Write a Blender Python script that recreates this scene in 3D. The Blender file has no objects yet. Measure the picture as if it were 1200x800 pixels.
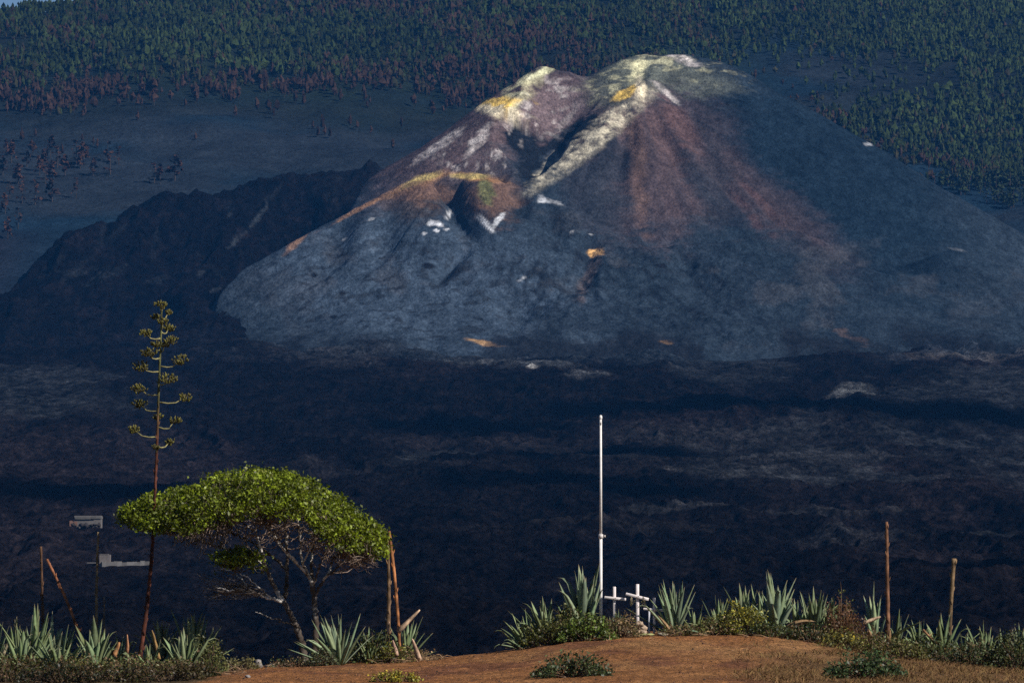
import bpy, math, random
import numpy as np
from mathutils import Vector, Matrix

random.seed(7)
rng = np.random.default_rng(11)
scene = bpy.context.scene
COL = scene.collection

# ------------------------------------------------------------------ camera
FPX = 1200 * 200 / 36.0            # focal length in pixels of the 1200 px wide photo
PITCH = math.atan(300 / FPX)       # horizon lies 300 px below the picture centre
cam_d = bpy.data.cameras.new('camera')
cam_d.lens = 200; cam_d.sensor_width = 36; cam_d.clip_start = 0.5; cam_d.clip_end = 40000
cam = bpy.data.objects.new('camera', cam_d); COL.objects.link(cam)
cam.location = (0, 0, 0); cam.rotation_euler = (math.pi / 2 + PITCH, 0, 0)
scene.camera = cam

# ------------------------------------------------------------------ sky, sun, exposure
SUN = Vector((0.66, -0.41, 0.62)).normalized()      # direction towards the sun
elev = math.asin(SUN.z)
world = bpy.data.worlds.new('World'); scene.world = world
world.use_nodes = True
wn = world.node_tree
bg = wn.nodes['Background']
sky = wn.nodes.new('ShaderNodeTexSky'); sky.sky_type = 'NISHITA'; sky.sun_disc = False
sky.sun_elevation = elev
sky.sun_rotation = math.atan2(SUN.x, SUN.y)
sky.altitude = 1200; sky.air_density = 0.8; sky.dust_density = 0.1; sky.ozone_density = 4.0
wn.links.new(sky.outputs[0], bg.inputs[0]); bg.inputs[1].default_value = 0.05
sun_d = bpy.data.lights.new('sun', 'SUN'); sun_d.energy = 5.0; sun_d.angle = math.radians(0.53)
sun_d.color = (1.0, 0.93, 0.84)
sun = bpy.data.objects.new('sun', sun_d); COL.objects.link(sun)
sun.rotation_euler = SUN.to_track_quat('Z', 'Y').to_euler()
sun.location = (60, -60, 90)
scene.view_settings.view_transform = 'Standard'
scene.view_settings.look = 'None'
scene.view_settings.exposure = 0.25
scene.view_settings.gamma = 1
scene.view_settings.use_curve_mapping = False
scene.cycles.max_bounces = 4
scene.cycles.diffuse_bounces = 2
scene.cycles.glossy_bounces = 1
scene.cycles.transmission_bounces = 2
scene.cycles.volume_bounces = 0
scene.cycles.use_denoising = False

# ------------------------------------------------------------------ helpers
CP, SP = math.cos(PITCH), math.sin(PITCH)


def P(px, py, d):
    """world point seen at photo pixel (px, py) and lying at distance y = d"""
    a = (px - 600) / FPX; b = (400 - py) / FPX
    y = CP - b * SP; z = SP + b * CP
    k = d / y
    return Vector((a * k, d, z * k))


def Pn(px, py, d):
    v = P(px, py, d); return np.array((v.x, v.y, v.z))


def hsh(ix, iy, s):
    h = (ix.astype(np.int64) * 374761393 + iy.astype(np.int64) * 668265263 + s * 974634777) & 0x7fffffff
    h = ((h ^ (h >> 13)) * 1274126177) & 0x7fffffff
    return ((h ^ (h >> 16)) & 0xffff) / 65535.0


def vnoise(x, y, s=0):
    ix = np.floor(x); iy = np.floor(y)
    fx = x - ix; fy = y - iy
    fx = fx * fx * fx * (fx * (fx * 6 - 15) + 10); fy = fy * fy * fy * (fy * (fy * 6 - 15) + 10)
    ix = ix.astype(np.int64); iy = iy.astype(np.int64)
    a = hsh(ix, iy, s); b = hsh(ix + 1, iy, s); c = hsh(ix, iy + 1, s); d = hsh(ix + 1, iy + 1, s)
    return (a + (b - a) * fx) * (1 - fy) + (c + (d - c) * fx) * fy


def fbm(x, y, scale, octv=4, s=0, gain=0.5, ridged=False):
    """0..1 fractal noise; scale = size of the largest feature in metres"""
    x = np.asarray(x, float) / scale; y = np.asarray(y, float) / scale
    t = 0; amp = 1; tot = 0
    ca, sa = math.cos(0.6), math.sin(0.6)
    for o in range(octv):
        n = vnoise(x + 17.3 * o, y - 9.1 * o, s + o * 13)
        if ridged: n = 1 - abs(2 * n - 1)
        t = t + amp * n; tot += amp; amp *= gain
        x, y = (x * ca - y * sa) * 2.03, (x * sa + y * ca) * 2.03
    return t / tot


def sstep(a, b, x):
    t = np.clip((x - a) / (b - a), 0, 1); return t * t * (3 - 2 * t)


def mix(c, col, m):
    return c + (np.array(col) - c) * np.clip(m, 0, 1)[..., None]


def mesh_np(name, V, F, mat, parent=None, colors=None, smooth=True, mats=None):
    """V (n,3), F (m,k) -> one mesh object"""
    V = np.asarray(V, np.float32); F = np.asarray(F, np.int32)
    me = bpy.data.meshes.new(name)
    k = F.shape[1]
    me.vertices.add(len(V)); me.vertices.foreach_set('co', V.ravel())
    me.loops.add(F.size); me.loops.foreach_set('vertex_index', F.ravel())
    me.polygons.add(len(F))
    me.polygons.foreach_set('loop_start', np.arange(0, F.size, k, dtype=np.int32))
    me.polygons.foreach_set('loop_total', np.full(len(F), k, np.int32))
    me.polygons.foreach_set('use_smooth', np.full(len(F), smooth, bool))
    if colors is not None:
        ca = me.color_attributes.new('tint', 'FLOAT_COLOR', 'POINT')
        C4 = np.ones((len(V), 4), np.float32); C4[:, :3] = colors
        ca.data.foreach_set('color', C4.ravel())
    me.update(calc_edges=True); me.validate()
    me.materials.append(mat)
    ob = bpy.data.objects.new(name, me); COL.objects.link(ob)
    if parent is not None: ob.parent = parent
    return ob


def grid_faces(nr, nc):
    i = np.arange(nr - 1)[:, None] * nc + np.arange(nc - 1)[None, :]
    return np.stack([i, i + 1, i + nc + 1, i + nc], -1).reshape(-1, 4)


class MB:
    """collects quads, tubes and leaves and links them as one mesh object"""
    def __init__(s): s.v = []; s.f = []; s.c = []; s.n = 0
    def add(s, V, F, col=None):
        V = np.asarray(V, float).reshape(-1, 3); F = np.asarray(F, int)
        if F.shape[1] == 3: F = np.concatenate([F, F[:, 2:3]], 1)
        s.v.append(V); s.f.append(F + s.n); s.n += len(V)
        cc = np.ones((len(V), 3)) if col is None else np.broadcast_to(np.asarray(col, float), (len(V), 3))
        s.c.append(cc)
    def tube(s, pts, radii, sides=6, col=None, cap=True, jit=0):
        pts = np.asarray(pts, float); n = len(pts)
        radii = np.broadcast_to(np.asarray(radii, float), (n,))
        tan = np.gradient(pts, axis=0); tan /= np.linalg.norm(tan, axis=1)[:, None] + 1e-9
        ref = np.array((0.31, 0.87, 0.12)) if abs(tan[0][2]) > 0.7 else np.array((0, 0, 1.0))
        V = []
        ang = np.arange(sides) / sides * 2 * np.pi
        for i in range(n):
            u = np.cross(tan[i], ref); u /= np.linalg.norm(u) + 1e-9; w = np.cross(tan[i], u)
            r = radii[i] * (1 + jit * rng.uniform(-1, 1, sides))
            V.append(pts[i] + (np.cos(ang) * r)[:, None] * u + (np.sin(ang) * r)[:, None] * w)
        V = np.concatenate(V)
        F = []
        for i in range(n - 1):
            for k in range(sides):
                k2 = (k + 1) % sides
                F.append((i * sides + k, i * sides + k2, (i + 1) * sides + k2, (i + 1) * sides + k))
        if cap:
            V = np.concatenate([V, pts[:1], pts[-1:]]); a = len(V) - 2; b = len(V) - 1
            for k in range(sides):
                k2 = (k + 1) % sides
                F.append((a, k2, k, k)); F.append((b, (n - 1) * sides + k, (n - 1) * sides + k2, (n - 1) * sides + k2))
        s.add(V, F, col)
    def box(s, c, size, R=None, col=None):
        sx, sy, sz = np.array(size) / 2
        V = np.array([(x, y, z) for x in (-sx, sx) for y in (-sy, sy) for z in (-sz, sz)])
        if R is not None: V = V @ np.array(R).T
        s.add(V + np.array(c), [(0, 1, 3, 2), (4, 6, 7, 5), (0, 4, 5, 1), (2, 3, 7, 6), (0, 2, 6, 4), (1, 5, 7, 3)], col)
    def leaves(s, C, size, col, elong=2.0, up=0.4, fold=0.25, nup=0.6):
        """a small folded diamond leaf at every row of C"""
        C = np.asarray(C, float); n = len(C)
        nn = rng.normal(size=(n, 3)) + np.array((.5, -.4, .6))[None] * nup * .6 + np.array((0, 0, nup)); nn /= np.linalg.norm(nn, axis=1)[:, None]
        r = rng.normal(size=(n, 3)); r[:, 2] += up; d = r - nn * (r * nn).sum(1)[:, None]; d /= np.linalg.norm(d, axis=1)[:, None]
        w = np.cross(nn, d)
        L = (np.asarray(size) * rng.uniform(0.7, 1.3, n))[:, None]
        W = L / elong * 0.5
        V = np.stack([C - d * L * .5, C + w * W + nn * W * fold * 2, C + d * L * .5, C - w * W + nn * W * fold * 2], 1)
        F = np.arange(n * 4).reshape(n, 4)
        col = np.broadcast_to(np.asarray(col, float), (n, 3))
        s.add(V.reshape(-1, 3), F, np.repeat(col, 4, 0))
    def build(s, name, mat, parent=None, smooth=True, origin=None):
        V = np.concatenate(s.v); F = np.concatenate(s.f); C = np.concatenate(s.c)
        if origin is not None: V = V - np.array(origin)
        me = bpy.data.meshes.new(name)
        tri = F[:, 3] == F[:, 2]
        # degenerate quads become triangles
        tot = np.where(tri, 3, 4); start = np.concatenate([[0], np.cumsum(tot)[:-1]])
        keep = np.ones(F.shape, bool); keep[tri, 3] = False
        loops = F[keep]
        me.vertices.add(len(V)); me.vertices.foreach_set('co', V.astype(np.float32).ravel())
        me.loops.add(len(loops)); me.loops.foreach_set('vertex_index', loops.astype(np.int32))
        me.polygons.add(len(F))
        me.polygons.foreach_set('loop_start', start.astype(np.int32))
        me.polygons.foreach_set('loop_total', tot.astype(np.int32))
        me.polygons.foreach_set('use_smooth', np.full(len(F), smooth, bool))
        ca = me.color_attributes.new('tint', 'FLOAT_COLOR', 'POINT')
        C4 = np.ones((len(V), 4), np.float32); C4[:, :3] = C
        ca.data.foreach_set('color', C4.ravel())
        me.update(calc_edges=True); me.validate()
        me.materials.append(mat)
        ob = bpy.data.objects.new(name, me); COL.objects.link(ob)
        if parent is not None: ob.parent = parent
        if origin is not None and parent is None: ob.location = origin
        return ob


def tag(o, label=None, cat=None, group=None, kind=None):
    if label: o['label'] = label
    if cat: o['category'] = cat
    if group: o['group'] = group
    if kind: o['kind'] = kind
    return o


def thing(name, loc, label, cat, group=None, rz=0):
    o = bpy.data.objects.new(name, None); COL.objects.link(o)
    o.empty_display_size = 0.2
    o.location = loc; o.rotation_euler = (0, 0, rz)
    return tag(o, label, cat, group)


# ------------------------------------------------------------------ materials
def material(name, rough=0.9, spec=0.2, noises=(), bump=(), base=(1, 1, 1), transl=0.0, obj_coord=False):
    """vertex tint x procedural noise.  noises: (scale per metre, lo, hi[, stretch])   bump: (scale per metre, distance)"""
    m = bpy.data.materials.new(name); m.use_nodes = True
    nt = m.node_tree; N = nt.nodes; L = nt.links
    b = N['Principled BSDF']
    b.inputs['Roughness'].default_value = rough
    b.inputs['Specular IOR Level'].default_value = spec
    at = N.new('ShaderNodeVertexColor'); at.layer_name = 'tint'
    mul = N.new('ShaderNodeMix'); mul.data_type = 'RGBA'; mul.blend_type = 'MULTIPLY'; mul.inputs[0].default_value = 1
    L.new(at.outputs[0], mul.inputs[6]); mul.inputs[7].default_value = (*base, 1)
    out = mul.outputs[2]
    tc = N.new('ShaderNodeTexCoord') if obj_coord else N.new('ShaderNodeNewGeometry')
    co = tc.outputs['Object'] if obj_coord else tc.outputs['Position']
    for nz in noises:
        sc, lo, hi = nz[:3]
        src = co
        if len(nz) > 3:
            mp = N.new('ShaderNodeMapping'); mp.inputs['Scale'].default_value = nz[3]
            L.new(co, mp.inputs[0]); src = mp.outputs[0]
        t = N.new('ShaderNodeTexNoise'); t.inputs['Scale'].default_value = sc
        t.inputs['Detail'].default_value = 6; t.inputs['Roughness'].default_value = 0.62
        L.new(src, t.inputs['Vector'])
        r = N.new('ShaderNodeMapRange'); r.inputs[1].default_value = 0.3; r.inputs[2].default_value = 0.7
        r.inputs[3].default_value = lo; r.inputs[4].default_value = hi
        L.new(t.outputs[0], r.inputs[0])
        m2 = N.new('ShaderNodeMix'); m2.data_type = 'RGBA'; m2.blend_type = 'MULTIPLY'; m2.inputs[0].default_value = 1
        L.new(out, m2.inputs[6]); L.new(r.outputs[0], m2.inputs[7]); out = m2.outputs[2]
    L.new(out, b.inputs['Base Color'])
    prev = None
    for bpar in bump:
        sc, dist = bpar[:2]; src = co
        if len(bpar) > 2:
            mp = N.new('ShaderNodeMapping'); mp.inputs['Scale'].default_value = bpar[2]
            L.new(co, mp.inputs[0]); src = mp.outputs[0]
        t = N.new('ShaderNodeTexNoise'); t.inputs['Scale'].default_value = sc
        t.inputs['Detail'].default_value = 7; t.inputs['Roughness'].default_value = 0.65
        L.new(src, t.inputs['Vector'])
        bp = N.new('ShaderNodeBump'); bp.inputs['Distance'].default_value = dist; bp.inputs['Strength'].default_value = 1
        L.new(t.outputs[0], bp.inputs['Height'])
        if prev: L.new(prev.outputs[0], bp.inputs['Normal'])
        prev = bp
    if prev: L.new(prev.outputs[0], b.inputs['Normal'])
    if transl:
        tr = N.new('ShaderNodeBsdfTranslucent'); L.new(out, tr.inputs[0])
        mx = N.new('ShaderNodeMixShader'); mx.inputs[0].default_value = transl
        o = N['Material Output']
        L.new(b.outputs[0], mx.inputs[1]); L.new(tr.outputs[0], mx.inputs[2]); L.new(mx.outputs[0], o.inputs[0])
    return m


M_LAVA = material('black_lava', 1.0, 0.0, [(0.05, 0.5, 1.55, (1, .2, 1)), (0.2, 0.25, 1.9, (1, .25, 1)), (0.8, .25, 1.9, (1, .3, 1))], [(0.2, 6.0), (.7, 1.6)])
M_CONE = material('volcanic_ash', 1.0, 0.0, [(0.05, 0.75, 1.3, (1, .4, 1)), (0.2, 0.62, 1.45, (1, .3, 1)), (0.7, 0.5, 1.55, (1, .3, 1))], [(0.12, 1.6, (1, .45, 1)), (0.5, 1.0, (1, .45, 1))])
M_SLOPE = material('mountain_ash', 1.0, 0.0, [(0.02, 0.7, 1.3), (0.2, 0.65, 1.35), (0.7, 0.65, 1.35)], [(0.06, 5.0), (.4, 1.0)])
M_PINE = material('pine_needles', 0.9, 0.1, [(0.8, 0.7, 1.3)])
M_DIRT = material('red_dirt', 0.97, 0.1, [(0.7, 0.75, 1.25), (5, 0.55, 1.5, (1, .5, 1)), (16, 0.5, 1.5, (1, .5, 1))], [(3, 0.12), (12, 0.05)])
M_AGAVE = material('agave_leaf', 0.55, 0.35, [(9, 0.75, 1.25), (45, 0.85, 1.15)], transl=0.12)
M_LEAF = material('leaf', 0.5, 0.4, [(5, 0.75, 1.25)], transl=0.3)
M_BARK = material('bark', 0.9, 0.2, [(6, 0.6, 1.35), (30, 0.7, 1.3)], [(30, 0.01)])
M_STALK = material('dry_stalk', 0.85, 0.2, [(4, 0.6, 1.4), (18, 0.6, 1.4, (1, 1, 0.4))], [(40, 0.006)])
M_WHITE = material('white_paint', 0.6, 0.35, [(3, 0.82, 1.08), (20, 0.86, 1.08)], [(30, 0.002)])
M_STONE = material('stone', 0.95, 0.2, [(4, 0.7, 1.3), (20, 0.7, 1.3)], [(10, 0.02)])
M_PLASTER = material('plaster', 0.9, 0.2, [(0.6, 0.75, 1.2), (3, 0.85, 1.15)])

# ------------------------------------------------------------------ terrain heights
PD = np.array([200, 300, 500, 800, 1000, 1500, 2000, 2500, 3000, 3400, 3590, 3800, 4000, 4200, 4450, 5100, 5600, 6300, 7500])
PZ = np.array([-42, -40, -35, -22, -11, 5, 31, 64, 110, 145, 160, 208, 262, 315, 378, 548, 680, 860, 1100])


def smax(a, b, k):
    h = np.clip(0.5 + 0.5 * (a - b) / k, 0, 1); return b + (a - b) * h + k * h * (1 - h)


def smin(a, b, k): return -smax(-a, -b, k)


def base_z(x, y):
    z = np.interp(y, PD, PZ)
    # smooth the corners of the profile
    z = 0.5 * z + 0.25 * np.interp(y - 90, PD, PZ) + 0.25 * np.interp(y + 90, PD, PZ)
    crest = 478 + (x + 490) * 0.26
    back = crest - 0.12 * (y - 5350)
    z = smin(z, back, 16)
    far = sstep(3900, 4300, y)
    z = z + far * (fbm(x, y, 420, 4, 5) - 0.5) * 60 * sstep(3900, 4700, y) * (1 - .8 * sstep(-250, -420, x))
    z = z - 34 * sstep(120, 330, x) * sstep(3500, 3900, y) * (1 - sstep(4300, 4700, y))
    # gullies down the mountain
    z = z - far * 10 * fbm(x * 1.0, y * 0.22, 130, 3, 9, ridged=True)
    return z


def seg_ridge(x, y, pts, slope, warp=0):
    """tent over a 3D polyline: height minus slope times plan distance"""
    best = np.full(x.shape, -1e4)
    for (a, b) in zip(pts[:-1], pts[1:]):
        a = np.array(a); b = np.array(b)
        dx, dy = b[0] - a[0], b[1] - a[1]; L2 = dx * dx + dy * dy + 1e-9
        t = np.clip(((x - a[0]) * dx + (y - a[1]) * dy) / L2, 0, 1)
        d = np.hypot(x - a[0] - t * dx, y - a[1] - t * dy)
        best = np.maximum(best, a[2] + (b[2] - a[2]) * t - slope * (np.sqrt(d * d + warp * warp) - warp))
    return best


RIDGES = [
    # (points (px, py, distance), slope, rounding)
    ([(752, 65, 4010), (800, 64, 4010), (826, 71, 4000)], 0.60, 16),            # right summit
    ([(826, 71, 4000), (900, 122, 3985)], 0.60, 20),
    ([(640, 79, 3975), (664, 86, 3985)], 0.66, 5),            # left summit
    ([(664, 86, 3985), (692, 94, 4020), (720, 82, 4022), (752, 65, 4010)], 0.62, 3),   # back rim
    ([(770, 72, 3995), (752, 104, 3920), (738, 116, 3905), (700, 152, 3860), (655, 190, 3822), (622, 215, 3795)], 0.64, 2),  # spur
    ([(752, 104, 3920), (800, 132, 3912)], 0.6, 8),
    ([(752, 104, 3920), (748, 160, 3850)], 0.66, 4),                          # rib under the front peak
    ([(636, 80, 3972), (613, 110, 3930), (602, 142, 3892), (598, 165, 3866), (603, 198, 3828), (600, 214, 3800)], 0.66, 3),   # left lip of the crater
    ([(500, 210, 3742), (486, 211, 3740), (462, 226, 3735), (425, 246, 3725), (380, 266, 3708), (330, 300, 3692)], 0.54, 4),   # lower left vent
    ([(546, 207, 3752), (562, 203, 3752), (600, 213, 3755), (625, 224, 3755)], 0.52, 4),
    ([(625, 224, 3755), (660, 246, 3735), (690, 288, 3700)], 0.50, 10),
    ([(706, 294, 3672), (770, 288, 3676), (860, 284, 3690)], 0.42, 10),          # middle mound
    ([(860, 284, 3690), (900, 271, 3705), (935, 271, 3715), (965, 284, 3722)], 0.42, 6),
    ([(1080, 306, 3738), (1112, 293, 3745), (1150, 305, 3750), (1210, 330, 3755)], 0.42, 5),
    ([(470, 350, 3600), (560, 356, 3590), (650, 352, 3590)], 0.30, 25),
    ([(720, 356, 3580), (850, 362, 3580), (940, 376, 3580)], 0.30, 25),
    ([(1000, 372, 3600), (1200, 372, 3600)], 0.25, 30),
]
RIDGES = [([Pn(*p) for p in pts], s, w) for pts, s, w in RIDGES]
NOTCH = [Pn(*p) for p in ((662, 150, 3930), (644, 186, 3890), (632, 206, 3855), (624, 210, 3825), (617, 206, 3800), (612, 210, 3785), (606, 217, 3770))]


def cone_z(x, y):
    wx = (fbm(x, y, 60, 4, 21) - 0.5) * 10; wy = (fbm(x, y, 60, 4, 22) - 0.5) * 10
    xx = x + wx; yy = y + wy
    z = None
    for pts, s, w in RIDGES:
        r = seg_ridge(xx, yy, pts, s, w)
        z = r if z is None else smax(z, r, 4)
    # the breached crater
    axx = np.interp(yy, [p[1] for p in NOTCH[::-1]], [p[0] for p in NOTCH[::-1]])
    for (pts, sl, w0) in ((NOTCH, np.where(yy > 3915, 1.25, np.where(xx < axx, 0.84, 2.0)), 8),):
        best = np.full(x.shape, 1e4)
        for a, b in zip(pts[:-1], pts[1:]):
            dx, dy = b[0] - a[0], b[1] - a[1]
            t = np.clip(((xx - a[0]) * dx + (yy - a[1]) * dy) / (dx * dx + dy * dy), 0, 1)
            d = np.hypot(xx - a[0] - t * dx, yy - a[1] - t * dy)
            best = np.minimum(best, a[2] + (b[2] - a[2]) * t + sl * np.maximum(0, d - w0))
        z = smin(z, best, 2)
    # two small gullies between the lower vents
    for (a, b, dep, wid) in (((519, 200, 3775), (553, 305, 3645), 15, 8), ((606, 214, 3756), (608, 290, 3690), 13, 9), ((640, 236, 3745), (650, 330, 3640), 8, 10), ((1008, 285, 3740), (1020, 350, 3660), 10, 16),
                             ((466, 226, 3738), (440, 330, 3610), 9, 13), ((408, 256, 3722), (370, 345, 3600), 7, 12), ((690, 292, 3690), (675, 370, 3580), 9, 9), ((800, 296, 3670), (830, 380, 3560), 6, 12),
                             ((770, 120, 3900), (800, 220, 3780), 6, 9), ((735, 122, 3900), (720, 220, 3770), 6, 8), ((800, 125, 3905), (860, 240, 3770), 5, 10), ((600, 345, 3590), (610, 400, 3500), 7, 12), ((540, 310, 3640), (505, 350, 3590), 6, 6)):
        A = Pn(*a); B = Pn(*b)
        dx, dy = B[0] - A[0], B[1] - A[1]
        t = ((xx - A[0]) * dx + (yy - A[1]) * dy) / (dx * dx + dy * dy)
        d = abs((xx - A[0]) * dy - (yy - A[1]) * dx) / math.hypot(dx, dy)
        z = z - dep * np.exp(-(d / wid) ** 2) * sstep(-0.1, 0.15, t) * (1 - sstep(0.6, 1.1, t))
    edge = (np.interp(yy, [3450, 3560, 3640, 3760, 3850, 4000, 4100], [262, 250, 262, 335, 405, 445, 445]) - 600) / FPX * yy
    z = z - 1.1 * np.maximum(0, edge - xx)
    return z


# ---- volcano cone (own sheet standing in the ash plain)
ys = np.concatenate([np.arange(3400, 4060, 1.3), np.arange(4060, 4480, 6)])
xs = np.arange(-470, 520, 1.3)
X, Y = np.meshgrid(xs, ys)
Zc = cone_z(X, Y)
# distance from the summit in plan and bearing: rills follow the fall line
ax, ay = Pn(740, 90, 3960)[:2]
ang = np.arctan2(X - ax, ay - Y); rad = np.hypot(X - ax, Y - ay)
vx, vy = Pn(530, 210, 3745)[:2]
ang2 = np.arctan2(X - vx, vy - Y)
front = sstep(3745, 3715, Y) * sstep(60, -20, X)
rill = fbm(ang * 60 * (1 - front) + ang2 * 60 * front, rad * 0.03, 2.6, 4, 31)
rough_mask = np.zeros_like(X)
PX = X / Y * FPX + 600
PYa = 400 - FPX * ((Zc * CP - Y * SP) / (Y * CP + Zc * SP))       # only used to look up which slope a spot lies on
nz1 = fbm(X, Zc * 1.6 + Y * 0.4, 40, 5, 41); nz2 = fbm(X, Zc * 1.6 + Y * 0.4, 9, 4, 42); nz3 = fbm(X, Zc * 1.8, 4, 3, 43); nz4 = fbm(X + 7, Zc * 1.8 + Y, 5, 3, 143)


def blob(px, py, rx, ry, ang=0, w=0.55, soft=0.35):
    """irregular patch on the slope, size in photo pixels (0.58 m)"""
    u = PX - px; v = PYa - py
    c, s = math.cos(math.radians(ang)), math.sin(math.radians(ang))
    a = (u * c + v * s) / rx + (nz1 - 0.5) * w * 2 + (nz2 - 0.5) * w + (nz4 - .5) * w * .8; b = (-u * s + v * c) / ry + (nz2 - 0.5) * w * 2 + (nz1 - .5) * w + (nz3 - .5) * w * .8
    return 1 - sstep(1 - soft, 1 + soft, np.hypot(a, b))


lump = np.clip(blob(810, 345, 130, 56, 8, 0.4, 0.5) + 0.9 * blob(650, 330, 55, 70, 0, .4, .5) + 0.28 * blob(450, 335, 190, 60, 10, .4, .6), 0, 1)
Zc = Zc - (rill - 0.5) * 2.2 * sstep(10, 70, rad) * (1 - 0.5 * lump)
Zc = Zc + (fbm(X, Y * .55, 16, 5, 44, ridged=True, gain=.6) - 0.6) * (1.2 + 3.4 * lump) + (fbm(X, Y * .5, 4, 3, 45) - 0.5) * (0.6 + 1.4 * lump) + (fbm(X, Y, 45, 3, 46) - .5) * 8 * lump

C = np.zeros(X.shape + (3,)); C[:] = (0.021, 0.031, 0.044)                  # grey ash
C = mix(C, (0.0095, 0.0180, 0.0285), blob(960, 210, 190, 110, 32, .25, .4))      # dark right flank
C = mix(C, (0.043, 0.062, 0.090), blob(470, 330, 210, 80, 8, .3, .5))         # paler lower fan
C = mix(C, (0.150, 0.118, 0.125), blob(535, 180, 105, 28, -30, .35, .5) * .85)      # pale pinkish upper left flank
redm = blob(545, 150, 120, 52, -30, .3, .5) + blob(765, 190, 85, 84, 8, .3, .5) + blob(895, 240, 105, 26, 37, .4, .8) * .7 + blob(660, 130, 60, 42, 0, .3, .5)
C = mix(C, (0.088, 0.058, 0.058), redm * (0.45 + 0.6 * rill))
C = mix(C, (0.060, 0.034, 0.034), blob(890, 240, 34, 20, 35, .8, .6) * sstep(.4, .6, rill) * .7)
C = mix(C, (0.024, 0.030, 0.040), blob(705, 205, 38, 60, 0, .5, .5) * 0.8 + blob(830, 200, 26, 60, -15, .5, .5) * .7)
C = mix(C, (0.125, 0.078, 0.062), blob(747, 190, 9, 66, -4, .7, .7) * .65)       # oxidised streak under the front peak
C = mix(C, (0.10, 0.058, 0.054), blob(800, 150, 40, 12, 55, .4, .5) * .7)
C = mix(C, (0.150, 0.112, 0.118), blob(652, 126, 40, 34, 0, .35, .4) * .85)
C = mix(C, (0.30, 0.27, 0.27), blob(642, 126, 16, 16, 20, .8, .6) * sstep(.5, .66, nz2) * .8 + blob(664, 140, 4, 18, 40, .5, .5) * .6)


def shade_band(p, q, w):
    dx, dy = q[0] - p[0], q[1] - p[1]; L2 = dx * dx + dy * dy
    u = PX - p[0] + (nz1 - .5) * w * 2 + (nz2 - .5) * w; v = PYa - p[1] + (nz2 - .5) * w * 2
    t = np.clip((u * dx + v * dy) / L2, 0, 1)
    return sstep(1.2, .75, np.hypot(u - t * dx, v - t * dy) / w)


C = mix(C, (0.010, 0.012, 0.016), np.maximum.reduce([shade_band((606, 162), (626, 180), 12), shade_band((634, 178), (694, 142), 8), shade_band((628, 184), (616, 198), 13)]))      # shade in the crater throat, painted dark into the cone colour
pale = blob(694, 164, 92, 14, -39, .25, .3)                                 # bleached spur
C = mix(C, (0.47, 0.43, 0.33), pale * np.clip(.25 + 1.3 * (nz2 - .2) + (nz3 - .5) * 1.2, 0, 1))

C = mix(C, (0.105, 0.115, 0.095), blob(720, 96, 46, 24, -25, .5, .5) * .8 + blob(785, 86, 62, 20, 12, .5, .5) * .8)
sul = blob(610, 107, 40, 13, -46, .4, .35) + blob(748, 84, 9, 20, 12, .6, .4) * .9 + blob(724, 100, 40, 16, -25, .9, .5) * sstep(.50, .60, nz2) * .55 + blob(790, 80, 55, 14, 10, .9, .5) * sstep(.52, .62, nz2) * .5
C = mix(C, (0.56, 0.54, 0.34), sul * np.clip(.15 + 2.2 * (nz2 - .28) + (nz3 - .5) * 1.2, 0, 1))
C = mix(C, (0.56, 0.56, 0.36), blob(636, 84, 16, 4.5, -25, .5, .4) * .9)
C = mix(C, (0.70, 0.48, 0.12), blob(590, 122, 24, 7, -6, .7, .4) + blob(737, 108, 19, 5, -28, .4, .3))
C = mix(C, (0.66, 0.58, 0.42), blob(590, 132, 26, 6, 8, .7, .4) * .9 + blob(752, 106, 6, 14, -10, .4, .4))
wst = fbm(PX * 1.0 + 300, PYa * .5, 6.5, 4, 47)
wht = (blob(565, 180, 50, 24, -22, .5, .5) * sstep(.54, .68, wst) * (.25 + nz2) + blob(560, 165, 22, 6, -55, .5, .4) * .8 + blob(515, 170, 34, 5, -35, .5, .4) * .7
       + blob(640, 130, 26, 34, 15, .5, .5) * sstep(.55, .68, nz2) * .7 + blob(780, 108, 16, 3, 38, .7, .5) * .7 + blob(806, 72, 20, 4, 15, .8, .4) * .8)
C = mix(C, (0.50, 0.46, 0.45), wht * np.clip(nz3 * 1.8, 0, 1))
C = mix(C, (0.50, 0.26, 0.10), blob(492, 215, 34, 6, -22, .6, .5) * (.2 + nz3) + blob(558, 208, 30, 3.6, 8, .5, .5) * .8)
C = mix(C, (0.52, 0.40, 0.15), blob(492, 211, 22, 5, -20, .4, .4) + blob(550, 206, 20, 3, 0, .4, .4))
C = mix(C, (0.40, 0.22, 0.12), blob(425, 243, 42, 2.2, -28, .6, .5) * .8 + blob(350, 280, 20, 4, -45, .5, .4) * .6)
C = mix(C, (0.055, 0.044, 0.040), blob(495, 236, 44, 20, -10, .5, .5) * .8 + blob(575, 234, 34, 24, 0, .5, .5) * .7)
C = mix(C, (0.16, 0.09, 0.06), blob(500, 226, 26, 13, 0, .7, .5) * .6 + blob(575, 228, 30, 26, 0, .5, .5) * .6)
C = mix(C, (0.12, 0.14, 0.05), blob(568, 222, 9, 16, -20, .6, .4) * .7)
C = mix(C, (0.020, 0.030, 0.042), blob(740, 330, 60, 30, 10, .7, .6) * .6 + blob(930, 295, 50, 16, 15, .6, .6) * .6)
vsh = np.maximum(blob(567, 260, 11, 3.4, 42, .5, .4), blob(582, 260, 13, 3, -48, .5, .4))
C = mix(C, (0.52, 0.54, 0.58), vsh * np.clip(nz3 * 1.9, .2, 1))
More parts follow.
